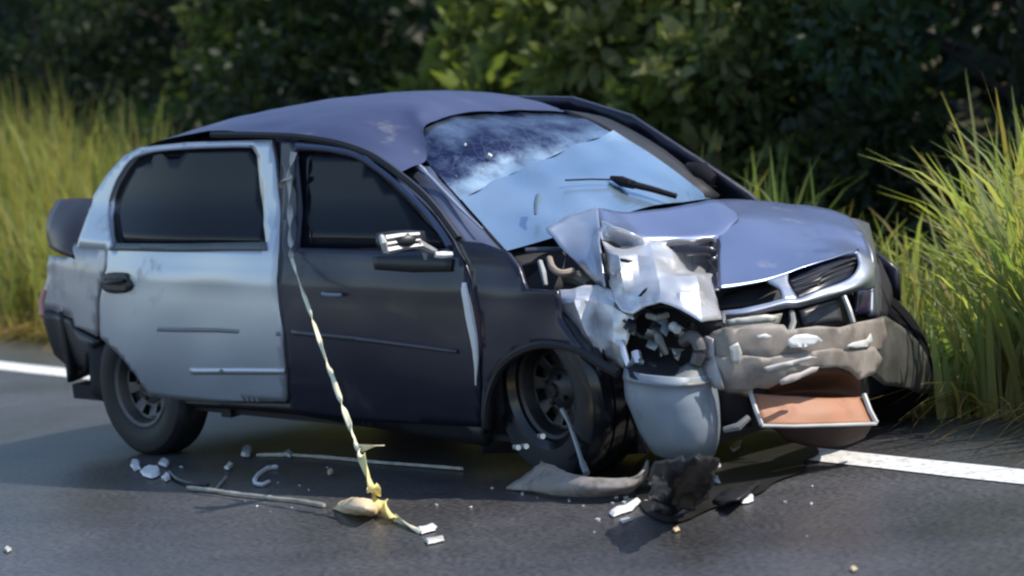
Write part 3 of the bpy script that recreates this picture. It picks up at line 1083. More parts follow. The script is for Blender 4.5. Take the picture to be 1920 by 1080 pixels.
# x, near rail z, centre z, far rail z
RAIL = [(-0.20, 1.195, 1.228, 1.16), (0.03, 1.288, 1.306, 1.236), (0.28, 1.330, 1.362, 1.288), (0.51, 1.345, 1.390, 1.306), (0.83, 1.335, 1.400, 1.300), (1.08, 1.318, 1.385, 1.266)]
vs_ = np.array([-1, -.82, -.6, -.4, -.2, 0, .2, .4, .6, .82, 1])
for i, (x, zn, zc, zf) in enumerate(RAIL):
    y0 = hw(x, zn) - 0.012
    row = []
    for v in vs_:
        zz = zn + (zf - zn) * (v + 1) / 2 + (zc - (zn + zf) / 2) * (1 - abs(v) ** 2.4)
        row.append(Vector((x, v * y0, zz)))
    ROWS.append(row)
# the caved-in front edge above the broken glass
LASTR = [(750, 324, 9.86), (774, 311, 9.97), (799, 300, 10.08), (798, 268, 10.18), (796, 238, 10.27), (825, 222, 10.36), (862, 213, 10.45), (912, 209, 10.53), (962, 207, 10.61), (1012, 208, 10.67), (1066, 212, 10.72)]
LASTR = [at(*q_) for q_ in LASTR]
MIDR = []
for j, (a1, b1) in enumerate(zip(ROWS[-1], LASTR)):
    m1 = a1.lerp(b1, 0.55)
    m1.z += [0.012, 0.012, 0.012, 0.012, 0.02, 0.012, 0.006, 0.004, 0.002, 0, 0][j]
    MIDR.append(m1)
ROWS += [MIDR, LASTR]
roof = patch('roof', ROWS, ROOF_PAINT, car, k=5, lin=0.05, amp=0.005, sc=5, thick=0, toward=(0, 0, 1))
roof['label'] = 'dented blue silver roof'

# --- windscreen, its broken upper band, pillars
WS = grid([(862, 370, 9.93), (893, 362, 9.97), (925, 338, 10.05), (962, 326, 10.12), (1000, 303, 10.2), (1040, 294, 10.28), (1078, 270, 10.37), (1116, 262, 10.46), (1150, 244, 10.55)],
          [(905, 420, 9.80), (945, 406, 9.85), (985, 390, 9.90), (1022, 371, 9.98), (1060, 352, 10.05), (1100, 335, 10.15), (1140, 318, 10.25), (1182, 305, 10.37), (1225, 292, 10.5)],
          [(950, 470, 9.68), (995, 458, 9.71), (1040, 445, 9.74), (1085, 430, 9.81), (1130, 412, 9.88), (1178, 398, 9.99), (1225, 385, 10.1), (1278, 379, 10.27), (1332, 372, 10.45)])
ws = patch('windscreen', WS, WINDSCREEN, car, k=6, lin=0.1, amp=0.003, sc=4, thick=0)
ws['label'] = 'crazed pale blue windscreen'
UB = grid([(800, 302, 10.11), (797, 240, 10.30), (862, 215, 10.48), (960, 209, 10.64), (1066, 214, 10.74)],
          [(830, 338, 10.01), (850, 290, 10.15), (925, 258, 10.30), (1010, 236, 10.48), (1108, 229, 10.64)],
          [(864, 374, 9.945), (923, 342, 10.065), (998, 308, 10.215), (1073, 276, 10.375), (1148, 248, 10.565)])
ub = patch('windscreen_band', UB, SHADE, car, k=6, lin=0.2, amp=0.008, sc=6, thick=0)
cr_ = MB()
for x_, y_, d_, r_ in ((872, 271, 10.19, .005), (918, 292, 10.17, .008), (856, 330, 10.0, .004), (905, 318, 10.1, .003)):
    cr_.box(at(x_, y_, d_ - 0.01), (r_ * 2, r_ * 1.5, r_ * 1.4), (0.4, 0.7, x_))
tag(cr_.build('glass_crumbs', PALE, ub, smooth=False), kind='stuff')
ub['label'] = 'dark broken upper band of the windscreen with bright crumbs'
ap = grid([(742, 318, 10.12), (775, 312, 10.1), (806, 312, 10.08)],
          [(800, 368, 9.93), (828, 348, 9.95), (852, 366, 9.95)],
          [(834, 408, 9.82), (864, 400, 9.84), (888, 408, 9.84)],
          [(866, 450, 9.72), (905, 450, 9.73), (948, 472, 9.69)],
          [(885, 500, 9.62), (930, 490, 9.6), (975, 500, 9.55)])
patch('front_pillar', ap, PILLAR_PAINT, car, k=4, lin=0.1, thick=0.02)
fp_ = MB()
fp_.tube([at(x, y, d) for x, y, d in catmull([(776, 306, 10.06), (800, 326, 9.98), (835, 362, 9.9), (866, 394, 9.82), (905, 430, 9.72)], 4)], [0.012] * 4 + [0.006] * 9 + [0.004] * 4, 6)
fp_.build('pillar_highlight', SILVER, car)  # silver strip painting the highlight along the near windscreen pillar
farp = grid([(1058, 206, 10.72), (1100, 212, 10.78)], [(1120, 230, 10.66), (1150, 226, 10.75)], [(1215, 290, 10.55), (1245, 280, 10.64)], [(1320, 372, 10.42), (1350, 366, 10.5)])
patch('front_pillar', farp, BLACK, car, k=4, lin=0.1, thick=0.03)
wp = MB()
wp.tube([at(*p) for p in ((1145, 333, 10.16), (1165, 340, 10.14), (1190, 347, 10.12))], [0.008, 0.020, 0.016], 8)
wp.tube([at(*p) for p in ((1175, 343, 10.12), (1220, 354, 10.14), (1268, 368, 10.17))], [0.014, 0.012, 0.010], 8)
wp.tube([at(*p) for p in ((1060, 338, 10.04), (1110, 336, 10.1), (1150, 337, 10.14))], 0.0035, 6)
wp.build('wiper', surf('matt_black', (0.012, 0.012, 0.016), 0.8, spec=0.15), car)
wj = MB()
wj.tube([at(1010, 368, 9.84), at(1006, 382, 9.80), at(1004, 402, 9.78)], [0.012, 0.010, 0.006], 7)
wj.build('washer_jet', surf('blue_grey_plastic', (0.10, 0.16, 0.22), 0.5), car)

# --- far door mirror and near broken mirror
fm = MB()
fm.tube([at(1285, 322, 10.62), at(1310, 330, 10.6), at(1335, 344, 10.58)], [0.04, 0.06, 0.035], 10)
fm.build('far_mirror', surf('matt_mirror', (0.012, 0.012, 0.016), 0.85, spec=0.1), car)
mi = empty('door_mirror'); mi.parent = car
mshell = grid([(697, 440, 9.46), (720, 436, 9.42), (755, 434, 9.42), (788, 436, 9.5)],
              [(696, 456, 9.42), (722, 452, 9.38), (758, 448, 9.38), (790, 446, 9.48)],
              [(700, 468, 9.42), (724, 466, 9.38), (758, 462, 9.38), (792, 458, 9.48)],
              [(712, 476, 9.46), (728, 476, 9.44), (758, 474, 9.44), (790, 470, 9.5)])
patch('mirror_back', [[p_ + Vector((-0.01, 0.03, 0)) for p_ in r_] for r_ in mshell], BLACK, mi, k=2, lin=0.8, thick=0.02)
for (x1, y1, x2, y2, r_) in ((722, 447, 786, 439, .012), (724, 458, 788, 450, .008), (726, 470, 792, 460, .013)):
    mm = MB()
    a1, b1 = at(x1, y1, 9.39), at(x2, y2, 9.46)
    mm.tube([a1, a1.lerp(b1, 0.5) + Vector((0, -0.004, 0.003)), b1], [r_, r_ * 0.8, r_ * 0.6], 5)
    mm.build('mirror_shell', GREY_MIRROR, mi, sharp=20)
mm = MB()
mm.tube([at(715, 443, 9.37), at(719, 456, 9.35), at(723, 472, 9.37)], [0.010, 0.013, 0.010], 7)
mm.build('mirror_rim', PALE, mi)
mm = MB()
mm.tube([at(780, 456, 9.46), at(800, 466, 9.5), at(815, 472, 9.55)], [0.020, 0.016, 0.012], 8)
mm.tube([at(796, 468, 9.5), at(798, 486, 9.52)], [0.012, 0.006], 7)
mm.build('mirror_arm', GREY_MIRROR, mi)
mm = MB()
mm.tube([at(816, 478, 9.5), at(830, 478, 9.51), at(847, 477, 9.53)], [0.010, 0.013, 0.009], 8)
mm.build('mirror_base', WHITE, mi)
panel('mirror_patch', S((700, 480), (780, 478), (850, 484), (848, 508), (780, 510), (706, 505)), side_surf(0.010), BLACK, fd, thick=0.01, toward=OUT)

# --- seats and wheel inside
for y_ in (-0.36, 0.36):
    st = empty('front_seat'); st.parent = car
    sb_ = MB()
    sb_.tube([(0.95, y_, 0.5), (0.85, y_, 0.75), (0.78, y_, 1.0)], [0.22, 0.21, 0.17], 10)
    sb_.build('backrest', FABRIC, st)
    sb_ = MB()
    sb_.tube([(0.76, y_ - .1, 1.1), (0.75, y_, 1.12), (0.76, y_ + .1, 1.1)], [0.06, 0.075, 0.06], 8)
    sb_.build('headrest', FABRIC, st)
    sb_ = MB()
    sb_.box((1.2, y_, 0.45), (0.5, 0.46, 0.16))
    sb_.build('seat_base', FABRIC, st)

# --- front wing (near), crumpled at its front
FEND = S((864, 450), (905, 455), (950, 472), (972, 500), (988, 540), (1046, 546), (1048, 592), (1076, 632), (1096, 656), (1056, 645), (1011, 643), (967, 660), (937, 690), (920, 730), (914, 790), (911, 815), (906, 800), (909, 720), (906, 660), (903, 603), (888, 527), (874, 490))
fe = panel('front_wing', FEND, side_surf(0.006), DARK_PAINT, car, res=0.025, thick=0.02, toward=OUT, noise_amp=0.012, noise_scale=5)
arch = MB()
arch.tube([side_surf(0.004)(*p) for p in catmull(S((917, 800), (920, 740), (938, 692), (968, 663), (1011, 646), (1056, 648), (1093, 660), (1124, 680), (1160, 700)), 4)], 0.016, 7)
arch.build('arch_lip', BLACK, fe)
wc = grid([(1044, 546, 9.36), (1082, 538, 9.3), (1120, 534, 9.26), (1150, 546, 9.2), (1185, 572, 9.12)],
          [(1046, 572, 9.34), (1078, 565, 9.22), (1118, 562, 9.24), (1150, 575, 9.14), (1188, 600, 9.10)],
          [(1056, 600, 9.33), (1088, 598, 9.20), (1118, 600, 9.26), (1150, 605, 9.13), (1180, 630, 9.12)],
          [(1078, 634, 9.32), (1102, 630, 9.20), (1126, 632, 9.24), (1150, 640, 9.13), (1172, 658, 9.12)],
          [(1098, 658, 9.31), (1118, 660, 9.24), (1136, 668, 9.24), (1152, 678, 9.18), (1168, 692, 9.14)])
cw = patch('crumpled_wing', wc, CRUMPLE, car, k=5, lin=0.9, amp=0.010, sc=10, crease=16, thick=0.004)
cw['label'] = 'crumpled silver front of the wing'

# --- bonnet
def hoodz(x, y):
    t = clamp((x - 1.95) / 0.88, -0.2, 1.15)
    return .915 - .035 * t - .17 * max(t, 0) ** 2.6 - .07 * (abs(y) / .65) ** 2.2


def hoodpt(p):
    d = ray(p)
    z = .85
    for _ in range(40):
        X = CB + d * ((z - CB.z) / d.z)
        z = 0.5 * z + 0.5 * hoodz(X.x, X.y)
    return (X.x, X.y)


HOOD_L = grid([(1318, 380, 10.35), (1345, 374, 10.42), (1400, 374, 10.45), (1480, 382, 10.40), (1545, 390, 10.30), (1592, 406, 10.2)],
              [(1350, 412, 9.98), (1385, 405, 10.02), (1440, 402, 10.08), (1510, 412, 10.08), (1575, 425, 10.02), (1618, 440, 9.98)],
              [(1348, 446, 9.74), (1390, 440, 9.78), (1450, 440, 9.82), (1515, 446, 9.84), (1580, 455, 9.84), (1632, 474, 9.84)],
              [(1346, 492, 9.50), (1390, 492, 9.54), (1450, 488, 9.58), (1510, 482, 9.62), (1570, 472, 9.68), (1634, 490, 9.76)],
              [(1348, 540, 9.32), (1392, 534, 9.36), (1436, 525, 9.40), (1476, 511, 9.46), (1536, 490, 9.54), (1604, 468, 9.68)])
hood = patch('bonnet', HOOD_L, BLUE_PAINT, car, k=6, lin=0.05, amp=0.003, sc=6, thick=0.004)
hood['label'] = 'buckled blue silver bonnet'
# rim around the slot: lower lip and bridge
lip = grid([(1346, 584, 9.26), (1400, 577, 9.24), (1468, 560, 9.28), (1494, 560, 9.30), (1538, 543, 9.38), (1592, 522, 9.52), (1612, 494, 9.62), (1606, 468, 9.69)],
           [(1350, 592, 9.24), (1400, 586, 9.22), (1468, 569, 9.26), (1496, 567, 9.28), (1540, 556, 9.36), (1604, 538, 9.50), (1634, 515, 9.62), (1636, 488, 9.72)],
           [(1354, 602, 9.26), (1402, 594, 9.24), (1468, 580, 9.28), (1498, 577, 9.30), (1542, 565, 9.38), (1606, 546, 9.54), (1638, 540, 9.68), (1640, 500, 9.78)])
patch('bonnet_lip', lip, SILVER, hood, k=5, lin=0.1, amp=0.004, sc=15, thick=0.012)
br = grid([(1436, 525, 9.40), (1478, 511, 9.45)], [(1462, 541, 9.34), (1478, 530, 9.38)], [(1468, 562, 9.28), (1497, 561, 9.30)])
patch('slot_bridge', br, SILVER, hood, k=4, lin=0.1, thick=0.01)
gr = grid([(1466, 516, 9.52), (1536, 492, 9.58), (1610, 466, 9.74)], [(1474, 534, 9.46), (1545, 512, 9.52), (1615, 488, 9.70)], [(1492, 562, 9.40), (1540, 545, 9.46), (1600, 520, 9.62)])
patch('grille', gr, surf('grille_dark', (0.014, 0.018, 0.035), 0.35), hood, k=5, lin=0.1, amp=0.003, sc=30, thick=0.01)
gs = MB()
for t in (0.25, 0.5, 0.75):
    gs.tube([at(1480 + 12 * t, 520 + 34 * t, 9.44 - 0.04 * t), at(1540, 497 + 42 * t, 9.5 - 0.04 * t), at(1606 - 6 * t, 474 + 38 * t, 9.68 - 0.04 * t)], 0.004, 6)
gs.build('grille_bars', BLACK, hood)
cv = grid([(1325, 560, 9.42), (1382, 544, 9.44), (1440, 530, 9.48), (1476, 540, 9.5)], [(1328, 578, 9.38), (1388, 575, 9.4), (1440, 570, 9.42), (1474, 563, 9.44)])
patch('torn_opening', cv, GAP, hood, k=4, lin=0.1, thick=0.01)

# buckled flap lifting at the windscreen
A_ = grid([(1024, 427, 9.60), (1060, 407, 9.70), (1095, 394, 9.74), (1120, 388, 9.72)],
          [(1048, 458, 9.52), (1078, 440, 9.56), (1102, 430, 9.56), (1123, 425, 9.50)],
          [(1084, 497, 9.42), (1100, 488, 9.38), (1113, 480, 9.36), (1125, 470, 9.32)],
          [(1120, 535, 9.28), (1124, 535, 9.26), (1128, 535, 9.24), (1134, 540, 9.22)])
patch('bonnet_flap', A_, SILVER, hood, k=5, lin=0.2, amp=0.006, sc=9, thick=0.006)
# dark rolled fold
C_ = grid([(1118, 390, 9.74), (1180, 397, 9.86), (1240, 391, 9.96), (1300, 381, 10.08), (1345, 375, 10.14), (1384, 400, 10.02)],
          [(1128, 415, 9.62), (1190, 420, 9.76), (1250, 418, 9.84), (1310, 412, 9.90), (1352, 406, 9.94), (1386, 405, 9.98)],
          [(1150, 432, 9.54), (1200, 440, 9.66), (1255, 440, 9.72), (1315, 436, 9.76), (1352, 428, 9.82), (1384, 410, 9.94)],
          [(1180, 446, 9.56), (1205, 452, 9.64), (1258, 453, 9.70), (1318, 456, 9.72), (1350, 450, 9.74), (1380, 416, 9.92)])
cf = patch('bonnet_fold', C_, BLUE_PAINT, hood, k=5, lin=0.05, amp=0.003, sc=6, thick=0.006)
cf['label'] = 'dark rolled fold across the bonnet'
# bright torn and folded sheet
B_ = grid([(1126, 412, 9.50), (1150, 425, 9.42), (1185, 440, 9.40), (1225, 452, 9.46), (1260, 449, 9.42), (1300, 451, 9.40), (1344, 442, 9.44)],
          [(1128, 442, 9.44), (1150, 458, 9.50), (1178, 460, 9.50), (1220, 460, 9.36), (1256, 460, 9.44), (1300, 466, 9.62), (1343, 458, 9.66)],
          [(1134, 472, 9.36), (1160, 478, 9.22), (1195, 478, 9.24), (1225, 482, 9.20), (1262, 484, 9.30), (1300, 494, 9.60), (1340, 492, 9.62)],
          [(1138, 505, 9.26), (1165, 508, 9.14), (1198, 506, 9.18), (1230, 506, 9.12), (1266, 508, 9.22), (1300, 508, 9.48), (1338, 510, 9.50)],
          [(1142, 535, 9.20), (1170, 538, 9.12), (1202, 530, 9.10), (1235, 524, 9.06), (1270, 520, 9.08), (1305, 518, 9.10), (1334, 520, 9.26)],
          [(1152, 562, 9.14), (1178, 564, 9.10), (1205, 556, 9.06), (1238, 546, 9.02), (1275, 548, 9.00), (1312, 552, 9.02), (1345, 560, 9.14)],
          [(1164, 582, 9.10), (1186, 588, 9.06), (1208, 576, 9.04), (1236, 566, 9.00), (1276, 578, 8.95), (1316, 602, 8.92), (1354, 598, 9.02)])
bs = patch('torn_bonnet_sheet', B_, CRUMPLE, hood, k=5, lin=0.9, amp=0.007, sc=10, thick=0.004, seed=3, crease=16)
bs['label'] = 'bright torn and folded bonnet sheet'
# dark plates on the sheet painting the shade in its tears and folds
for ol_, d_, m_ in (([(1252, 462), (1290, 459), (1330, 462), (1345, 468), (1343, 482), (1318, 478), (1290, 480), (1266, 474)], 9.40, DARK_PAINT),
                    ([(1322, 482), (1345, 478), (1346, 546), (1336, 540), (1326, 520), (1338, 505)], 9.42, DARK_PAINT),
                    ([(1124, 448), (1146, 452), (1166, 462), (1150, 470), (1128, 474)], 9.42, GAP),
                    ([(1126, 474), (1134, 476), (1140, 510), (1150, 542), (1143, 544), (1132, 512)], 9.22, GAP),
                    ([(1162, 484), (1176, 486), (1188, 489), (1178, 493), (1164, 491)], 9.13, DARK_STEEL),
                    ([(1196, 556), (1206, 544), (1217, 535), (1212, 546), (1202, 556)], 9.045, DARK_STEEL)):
    cut('tear_shade', ol_, (lambda d_: lambda u, v: at(u * 1000, v * 1000, d_))(d_), m_, hood, res=0.01, thick=0.002)
# strip along the cut left edge of the standing bonnet
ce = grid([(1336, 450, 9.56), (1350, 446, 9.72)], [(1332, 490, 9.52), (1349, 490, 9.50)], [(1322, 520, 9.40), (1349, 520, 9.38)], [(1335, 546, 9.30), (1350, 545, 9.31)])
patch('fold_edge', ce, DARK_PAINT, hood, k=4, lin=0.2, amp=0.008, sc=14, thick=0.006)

# --- engine bay opening
eb = grid([(940, 472, 9.72), (985, 446, 9.80), (1026, 424, 9.9)], [(975, 505, 9.65), (1020, 480, 9.72), (1065, 460, 9.8)], [(985, 545, 9.6), (1045, 545, 9.6), (1130, 545, 9.6)])
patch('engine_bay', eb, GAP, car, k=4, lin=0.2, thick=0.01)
en = MB()
en.box((2.42, -0.02, 0.52), (0.55, 0.9, 0.42))
en.box((2.60, 0.15, 0.45), (0.16, 0.95, 0.5))
en.build('engine_block', GAP, car)
e_ = MB()
e_.tube([at(1012, 490, 9.45), at(1018, 510, 9.42), at(1023, 535, 9.40)], [0.009, 0.011, 0.008], 8)
e_.build('strut', ALU, car)
e_ = MB()
e_.tube([at(*p) for p in catmull([(1030, 485, 9.5), (1036, 502, 9.44), (1052, 512, 9.42), (1075, 508, 9.44)], 4)], 0.012, 8)
e_.build('hose', TAN, car)
e_ = MB()
e_.tube([at(1060, 520, 9.5), at(1085, 522, 9.45), at(1105, 535, 9.4)], [0.02, 0.028, 0.02], 8)
e_.build('hose', surf('olive_hose', (0.10, 0.10, 0.075), 0.6), car)
e_ = MB()
e_.tube([at(985, 470, 9.6), at(1030, 468, 9.6), at(1055, 470, 9.6)], 0.010, 8)
e_.build('bracket', surf('navy_bracket', (0.05, 0.055, 0.09), 0.4), car)

# --- smashed headlamp corner
hd = grid([(1150, 560, 9.30), (1230, 555, 9.25), (1360, 590, 9.2)], [(1160, 640, 9.30), (1250, 640, 9.25), (1360, 650, 9.18)], [(1168, 715, 9.32), (1260, 715, 9.25), (1355, 735, 9.2)])
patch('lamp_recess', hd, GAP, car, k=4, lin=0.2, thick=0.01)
h_ = MB()
cc_ = at(1208, 608, 9.12)
ring = [cc_ + (at(1208 + 20 * math.cos(a), 608 + 24 * math.sin(a), 9.12) - cc_) for a in np.linspace(0, 5.4, 18)]
h_.tube(ring, 0.009, 7)
h_.build('headlight_ring', BLACK, car)
h_ = MB()
h_.tube([at(1215, 592, 9.1), at(1232, 597, 9.06), at(1252, 590, 9.08)], 0.011, 8)
h_.build('lamp_hose', ALU, car)
h_ = MB()
h_.tube([at(1228, 608, 9.1), at(1236, 638, 9.05), at(1250, 664, 9.06)], [0.012, 0.015, 0.008], 8)
h_.build('lamp_bracket', ALU, car)
LAMP_GREEN = surf('lamp_reflector', (0.24, 0.27, 0.25), 0.3, 0.5, 0.3, 0.3, 12)
sr = random.Random(5)
for k_ in range(26):
    cx_, cy_ = sr.uniform(1178, 1322), sr.uniform(578, 690)
    if cy_ < 570 + 0.30 * abs(cx_ - 1235): continue
    sz_ = sr.uniform(8, 20)
    a0 = sr.uniform(0, 6.28)
    n_p = sr.choice((3, 4, 4, 5))
    ol_ = [(cx_ + sz_ * sr.uniform(0.5, 1.2) * math.cos(a0 + 6.283 * i / n_p), cy_ + sz_ * sr.uniform(0.5, 1.2) * math.sin(a0 + 6.283 * i / n_p)) for i in range(n_p)]
    gx_, gy_, d_ = sr.uniform(-.002, .002), sr.uniform(-.003, .003), sr.uniform(9.03, 9.13)
    cut('lamp_shard', ol_, (lambda gx_, gy_, d_, cx_, cy_: lambda u, v: at(u * 1000, v * 1000, d_ + gx_ * (u * 1000 - cx_) + gy_ * (v * 1000 - cy_)))(gx_, gy_, d_, cx_, cy_),
        sr.choice((ALU, LAMP_GREEN, GREY_PLASTIC, PALE, BLACK, DARK_STEEL, LAMP_GREEN)), car, res=0.012, thick=0.003)
h_ = MB()
h_.tube([at(1262, 612, 9.03), at(1270, 619, 9.0)], [0.017, 0.014], 9)
h_.build('bulb_socket', PALE, car)
h_ = MB()
h_.tube([at(1166, 640, 9.1), at(1172, 668, 9.06), at(1178, 688, 9.05)], [0.010, 0.012, 0.008], 7)
h_.tube([at(1192, 660, 9.08), at(1196, 684, 9.06)], [0.016, 0.02], 8)
h_.build('lamp_bracket', BRIGHT, car)
h_ = MB()
h_.tube([at(*p) for p in catmull([(1282, 640, 9.05), (1300, 632, 9.0), (1312, 655, 8.99), (1305, 682, 9.0)], 4)], 0.022, 9)
h_.build('washer_bottle', surf('grey_brown_plastic', (0.11, 0.10, 0.10), 0.5), car)
h_ = MB()
h_.tube([at(*p) for p in catmull([(1226, 575, 9.12), (1262, 572, 9.06), (1290, 588, 9.04), (1330, 608, 9.02), (1352, 610, 9.02)], 4)], 0.012, 7)
h_.build('hose', BLACK, car)

# --- radiator opening and crossmember
ra = grid([(1350, 585, 9.5), (1480, 575, 9.55), (1560, 550, 9.65), (1645, 480, 10.0)], [(1350, 625, 9.45), (1480, 625, 9.5), (1570, 618, 9.6), (1650, 600, 9.9)])
patch('radiator', ra, BLACK, car, k=5, lin=0.1, thick=0.02)
rd_ = grid([(1500, 582, 9.42), (1540, 570, 9.46), (1572, 562, 9.5)], [(1508, 612, 9.40), (1545, 606, 9.44), (1580, 602, 9.48)])
patch('cooling_fan_shroud', rd_, surf('shroud_plastic', (0.035, 0.036, 0.042), 0.4), car, k=4, lin=0.1, thick=0.02)
c_ = MB()
c_.tube([at(1484, 585, 9.30), at(1487, 605, 9.26), at(1482, 622, 9.24)], [0.010, 0.012, 0.012], 7)
c_.build('radiator_bracket', ALU, car)
c_ = MB()
c_.tube([at(1582, 556, 9.42), at(1592, 580, 9.40), at(1600, 606, 9.38)], [0.010, 0.010, 0.010], 7)
c_.build('radiator_bracket', ALU, car)
c_ = MB()
c_.tube([at(1356, 590, 9.2), at(1358, 608, 9.16)], [0.007, 0.007], 7)
c_.build('radiator_bracket', ALU, car)
c_ = grid([(1356, 606, 9.16), (1410, 596, 9.14), (1466, 588, 9.2)], [(1358, 622, 9.14), (1412, 612, 9.12), (1462, 606, 9.18)])
patch('crossmember', c_, surf('bare_crossmember', (0.30, 0.30, 0.27), 0.55, 0.2, 0, 0.2, 9), car, k=4, lin=0.2, amp=0.006, sc=20, thick=0.02)
hl = grid([(1603, 545, 9.72), (1622, 542, 9.76), (1640, 536, 9.82)], [(1606, 590, 9.68), (1622, 588, 9.72), (1638, 588, 9.78)])
patch('headlight', hl, surf('dark_lamp', (0.03, 0.02, 0.05), 0.2, 0, 0.4), car, k=3, lin=0.1, thick=0.02)
ff = grid([(1594, 408, 10.2), (1612, 412, 10.35), (1630, 420, 10.5)], [(1634, 468, 9.88), (1642, 478, 10.0), (1650, 500, 10.2)], [(1637, 540, 9.80), (1645, 545, 9.9), (1655, 560, 10.1)], [(1636, 592, 9.74), (1645, 596, 9.84), (1655, 600, 10.0)])
patch('front_wing', ff, surf('greyed_wing', (0.16, 0.18, 0.22), 0.4, 0.5, 0.2), car, k=4, lin=0.1, thick=0.02)
fa = grid([(1644, 478, 10.05), (1652, 490, 10.1)], [(1648, 530, 9.98), (1674, 548, 10.05)], [(1650, 596, 9.9), (1662, 598, 9.95)])
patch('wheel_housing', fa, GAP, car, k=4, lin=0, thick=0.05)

# --- bumper
MUD_DARK = surf('mud_dark', (0.055, 0.055, 0.048), 0.65, 0, 0, 0.3, 7, dirt=(0.075, 0.07, 0.055), dirt_amt=0.3, dirt_scale=7, bump=0.4, bump_scale=18)
bu = cut('front_bumper', [(1322, 634), (1338, 621), (1362, 613), (1380, 616), (1402, 610), (1441, 606), (1470, 609), (1477, 619), (1503, 615), (1532, 611), (1575, 614), (1600, 607), (1640, 598), (1657, 596), (1664, 630), (1650, 657), (1600, 664), (1560, 660), (1500, 671), (1440, 680), (1400, 677), (1350, 680), (1322, 668)],
         fascia(0.0, 0.02, 640, 0.011, 1), MUD, car)
bu['label'] = 'muddy grey brown front bumper'
cut('bumper_lower_skin', [(1320, 661), (1352, 671), (1400, 667), (1442, 671), (1470, 665), (1500, 663), (1562, 652), (1602, 657), (1640, 650), (1655, 672), (1642, 700), (1612, 712), (1598, 697), (1570, 688), (1545, 690), (1520, 692), (1500, 701), (1480, 706), (1462, 717), (1440, 729), (1418, 727), (1400, 735), (1372, 731), (1346, 732), (1331, 702)],
    fascia(-0.014, 0.022, 672, 0.012, 5), MUD, bu)
cut('bumper_lip', [(1462, 713), (1484, 702), (1504, 697), (1522, 688), (1536, 688), (1530, 697), (1506, 707), (1488, 716), (1466, 722)], fascia(-0.045, 0.0, 700, 0.008, 2), surf('sunlit_pink_grey', (0.46, 0.40, 0.37), 0.6, 0, 0, 0.15, 9), bu, thick=0.006)  # paler colour paints the sunlit top of the lip
cut('bumper_end', [(1636, 600), (1660, 593), (1690, 611), (1722, 640), (1738, 668), (1748, 700), (1750, 735), (1728, 740), (1700, 728), (1662, 722), (1630, 700), (1646, 650)], fascia(0.02, 0.02, 650, 0.02, 8), MUD_DARK, bu)
cut('bumper_side', [(1306, 640), (1322, 630), (1336, 636), (1338, 668), (1348, 700), (1356, 730), (1338, 728), (1322, 700), (1312, 672)], fascia(-0.02, 0.0, 680, 0.02, 9), surf('scuffed_grey', (0.40, 0.38, 0.38), 0.55, 0, 0, 0.2, 10), bu, thick=0.006)
cut('crash_beam', [(1360, 600), (1400, 594), (1440, 590), (1462, 594), (1452, 604), (1410, 608), (1368, 611)], fascia(0.10, 0.0, 600, 0.01, 3), surf('bare_beam', (0.40, 0.40, 0.36), 0.5, 0.2, 0, 0.2, 9), bu, thick=0.02)
for ol_ in ([(1479, 636), (1492, 628), (1512, 626), (1532, 630), (1543, 639), (1528, 646), (1506, 651), (1484, 652), (1478, 646)],
            [(1586, 650), (1600, 642), (1626, 636), (1633, 625), (1637, 640), (1630, 650), (1606, 653)],
            [(1414, 630), (1436, 625), (1448, 630), (1440, 636), (1420, 636)],
            [(1430, 690), (1470, 680), (1520, 668), (1534, 670), (1490, 684), (1440, 697)],
            [(1368, 650), (1384, 642), (1392, 662), (1384, 684), (1372, 678)]):
    cut('sun_patch', ol_, fascia(-0.028, 0.012, 650, 0.010, 1), PALE if len(ol_) != 9 else WHITE, bu, res=0.008, thick=0.004)  # pale pieces painting patches of sunlight on the bumper
# orange panel under it
pl = grid([(1408, 737, 9.06), (1480, 742, 9.10), (1550, 746, 9.17), (1618, 744, 9.28)],
          [(1418, 768, 9.02), (1485, 772, 9.06), (1555, 771, 9.13), (1630, 770, 9.24)],
          [(1428, 796, 9.0), (1490, 797, 9.04), (1560, 795, 9.11), (1642, 792, 9.22)])
lp = patch('lower_panel', pl, ORANGE, car, k=5, lin=0.1, amp=0.004, sc=8, thick=0.01)
lp['label'] = 'rust orange rectangular panel under the bumper'
ps = MB()
ps.tube([at(1407, 737, 9.045), at(1417, 768, 9.0), at(1428, 797, 8.985)], 0.008, 6)
ps.tube([at(1620, 740, 9.27), at(1631, 770, 9.23), at(1643, 793, 9.21)], 0.009, 6)
ps.tube([at(1428, 798, 8.985), at(1490, 799, 9.03), at(1560, 797, 9.10), at(1643, 794, 9.21)], 0.006, 6)
ps.build('panel_rim', PALE, lp)
pc = grid([(1440, 728, 9.12), (1500, 706, 9.2), (1560, 694, 9.28), (1608, 704, 9.38)], [(1430, 742, 9.22), (1495, 735, 9.35), (1560, 735, 9.42), (1615, 740, 9.46)], [(1412, 742, 9.08), (1484, 746, 9.13), (1552, 750, 9.20), (1616, 747, 9.31)])
patch('rust_tray', pc, RUST, car, k=5, lin=0.1, amp=0.006, sc=10, thick=0.008)
pu = grid([(1440, 797, 9.02), (1500, 798, 9.06), (1560, 797, 9.13), (1635, 793, 9.24)], [(1475, 825, 9.12), (1520, 838, 9.15), (1570, 838, 9.22), (1622, 822, 9.30)])
patch('under_tray', pu, surf('shaded_rust', (0.03, 0.014, 0.009), 0.8), car, k=4, lin=0.1, amp=0.006, sc=10, thick=0.01)  # rust colour darkened to paint the shadow beneath the panel
gp_ = grid([(1345, 728, 9.10), (1412, 734, 9.10)], [(1350, 770, 9.12), (1412, 770, 9.12)], [(1352, 800, 9.15), (1410, 800, 9.15)])
patch('bumper_cavity', gp_, GAP, car, k=3, lin=0.1, thick=0.05)
sm = MB()
sm.tube([at(1358, 806, 8.97), at(1385, 800, 8.95), at(1404, 782, 8.96)], [0.010, 0.014, 0.010], 7)
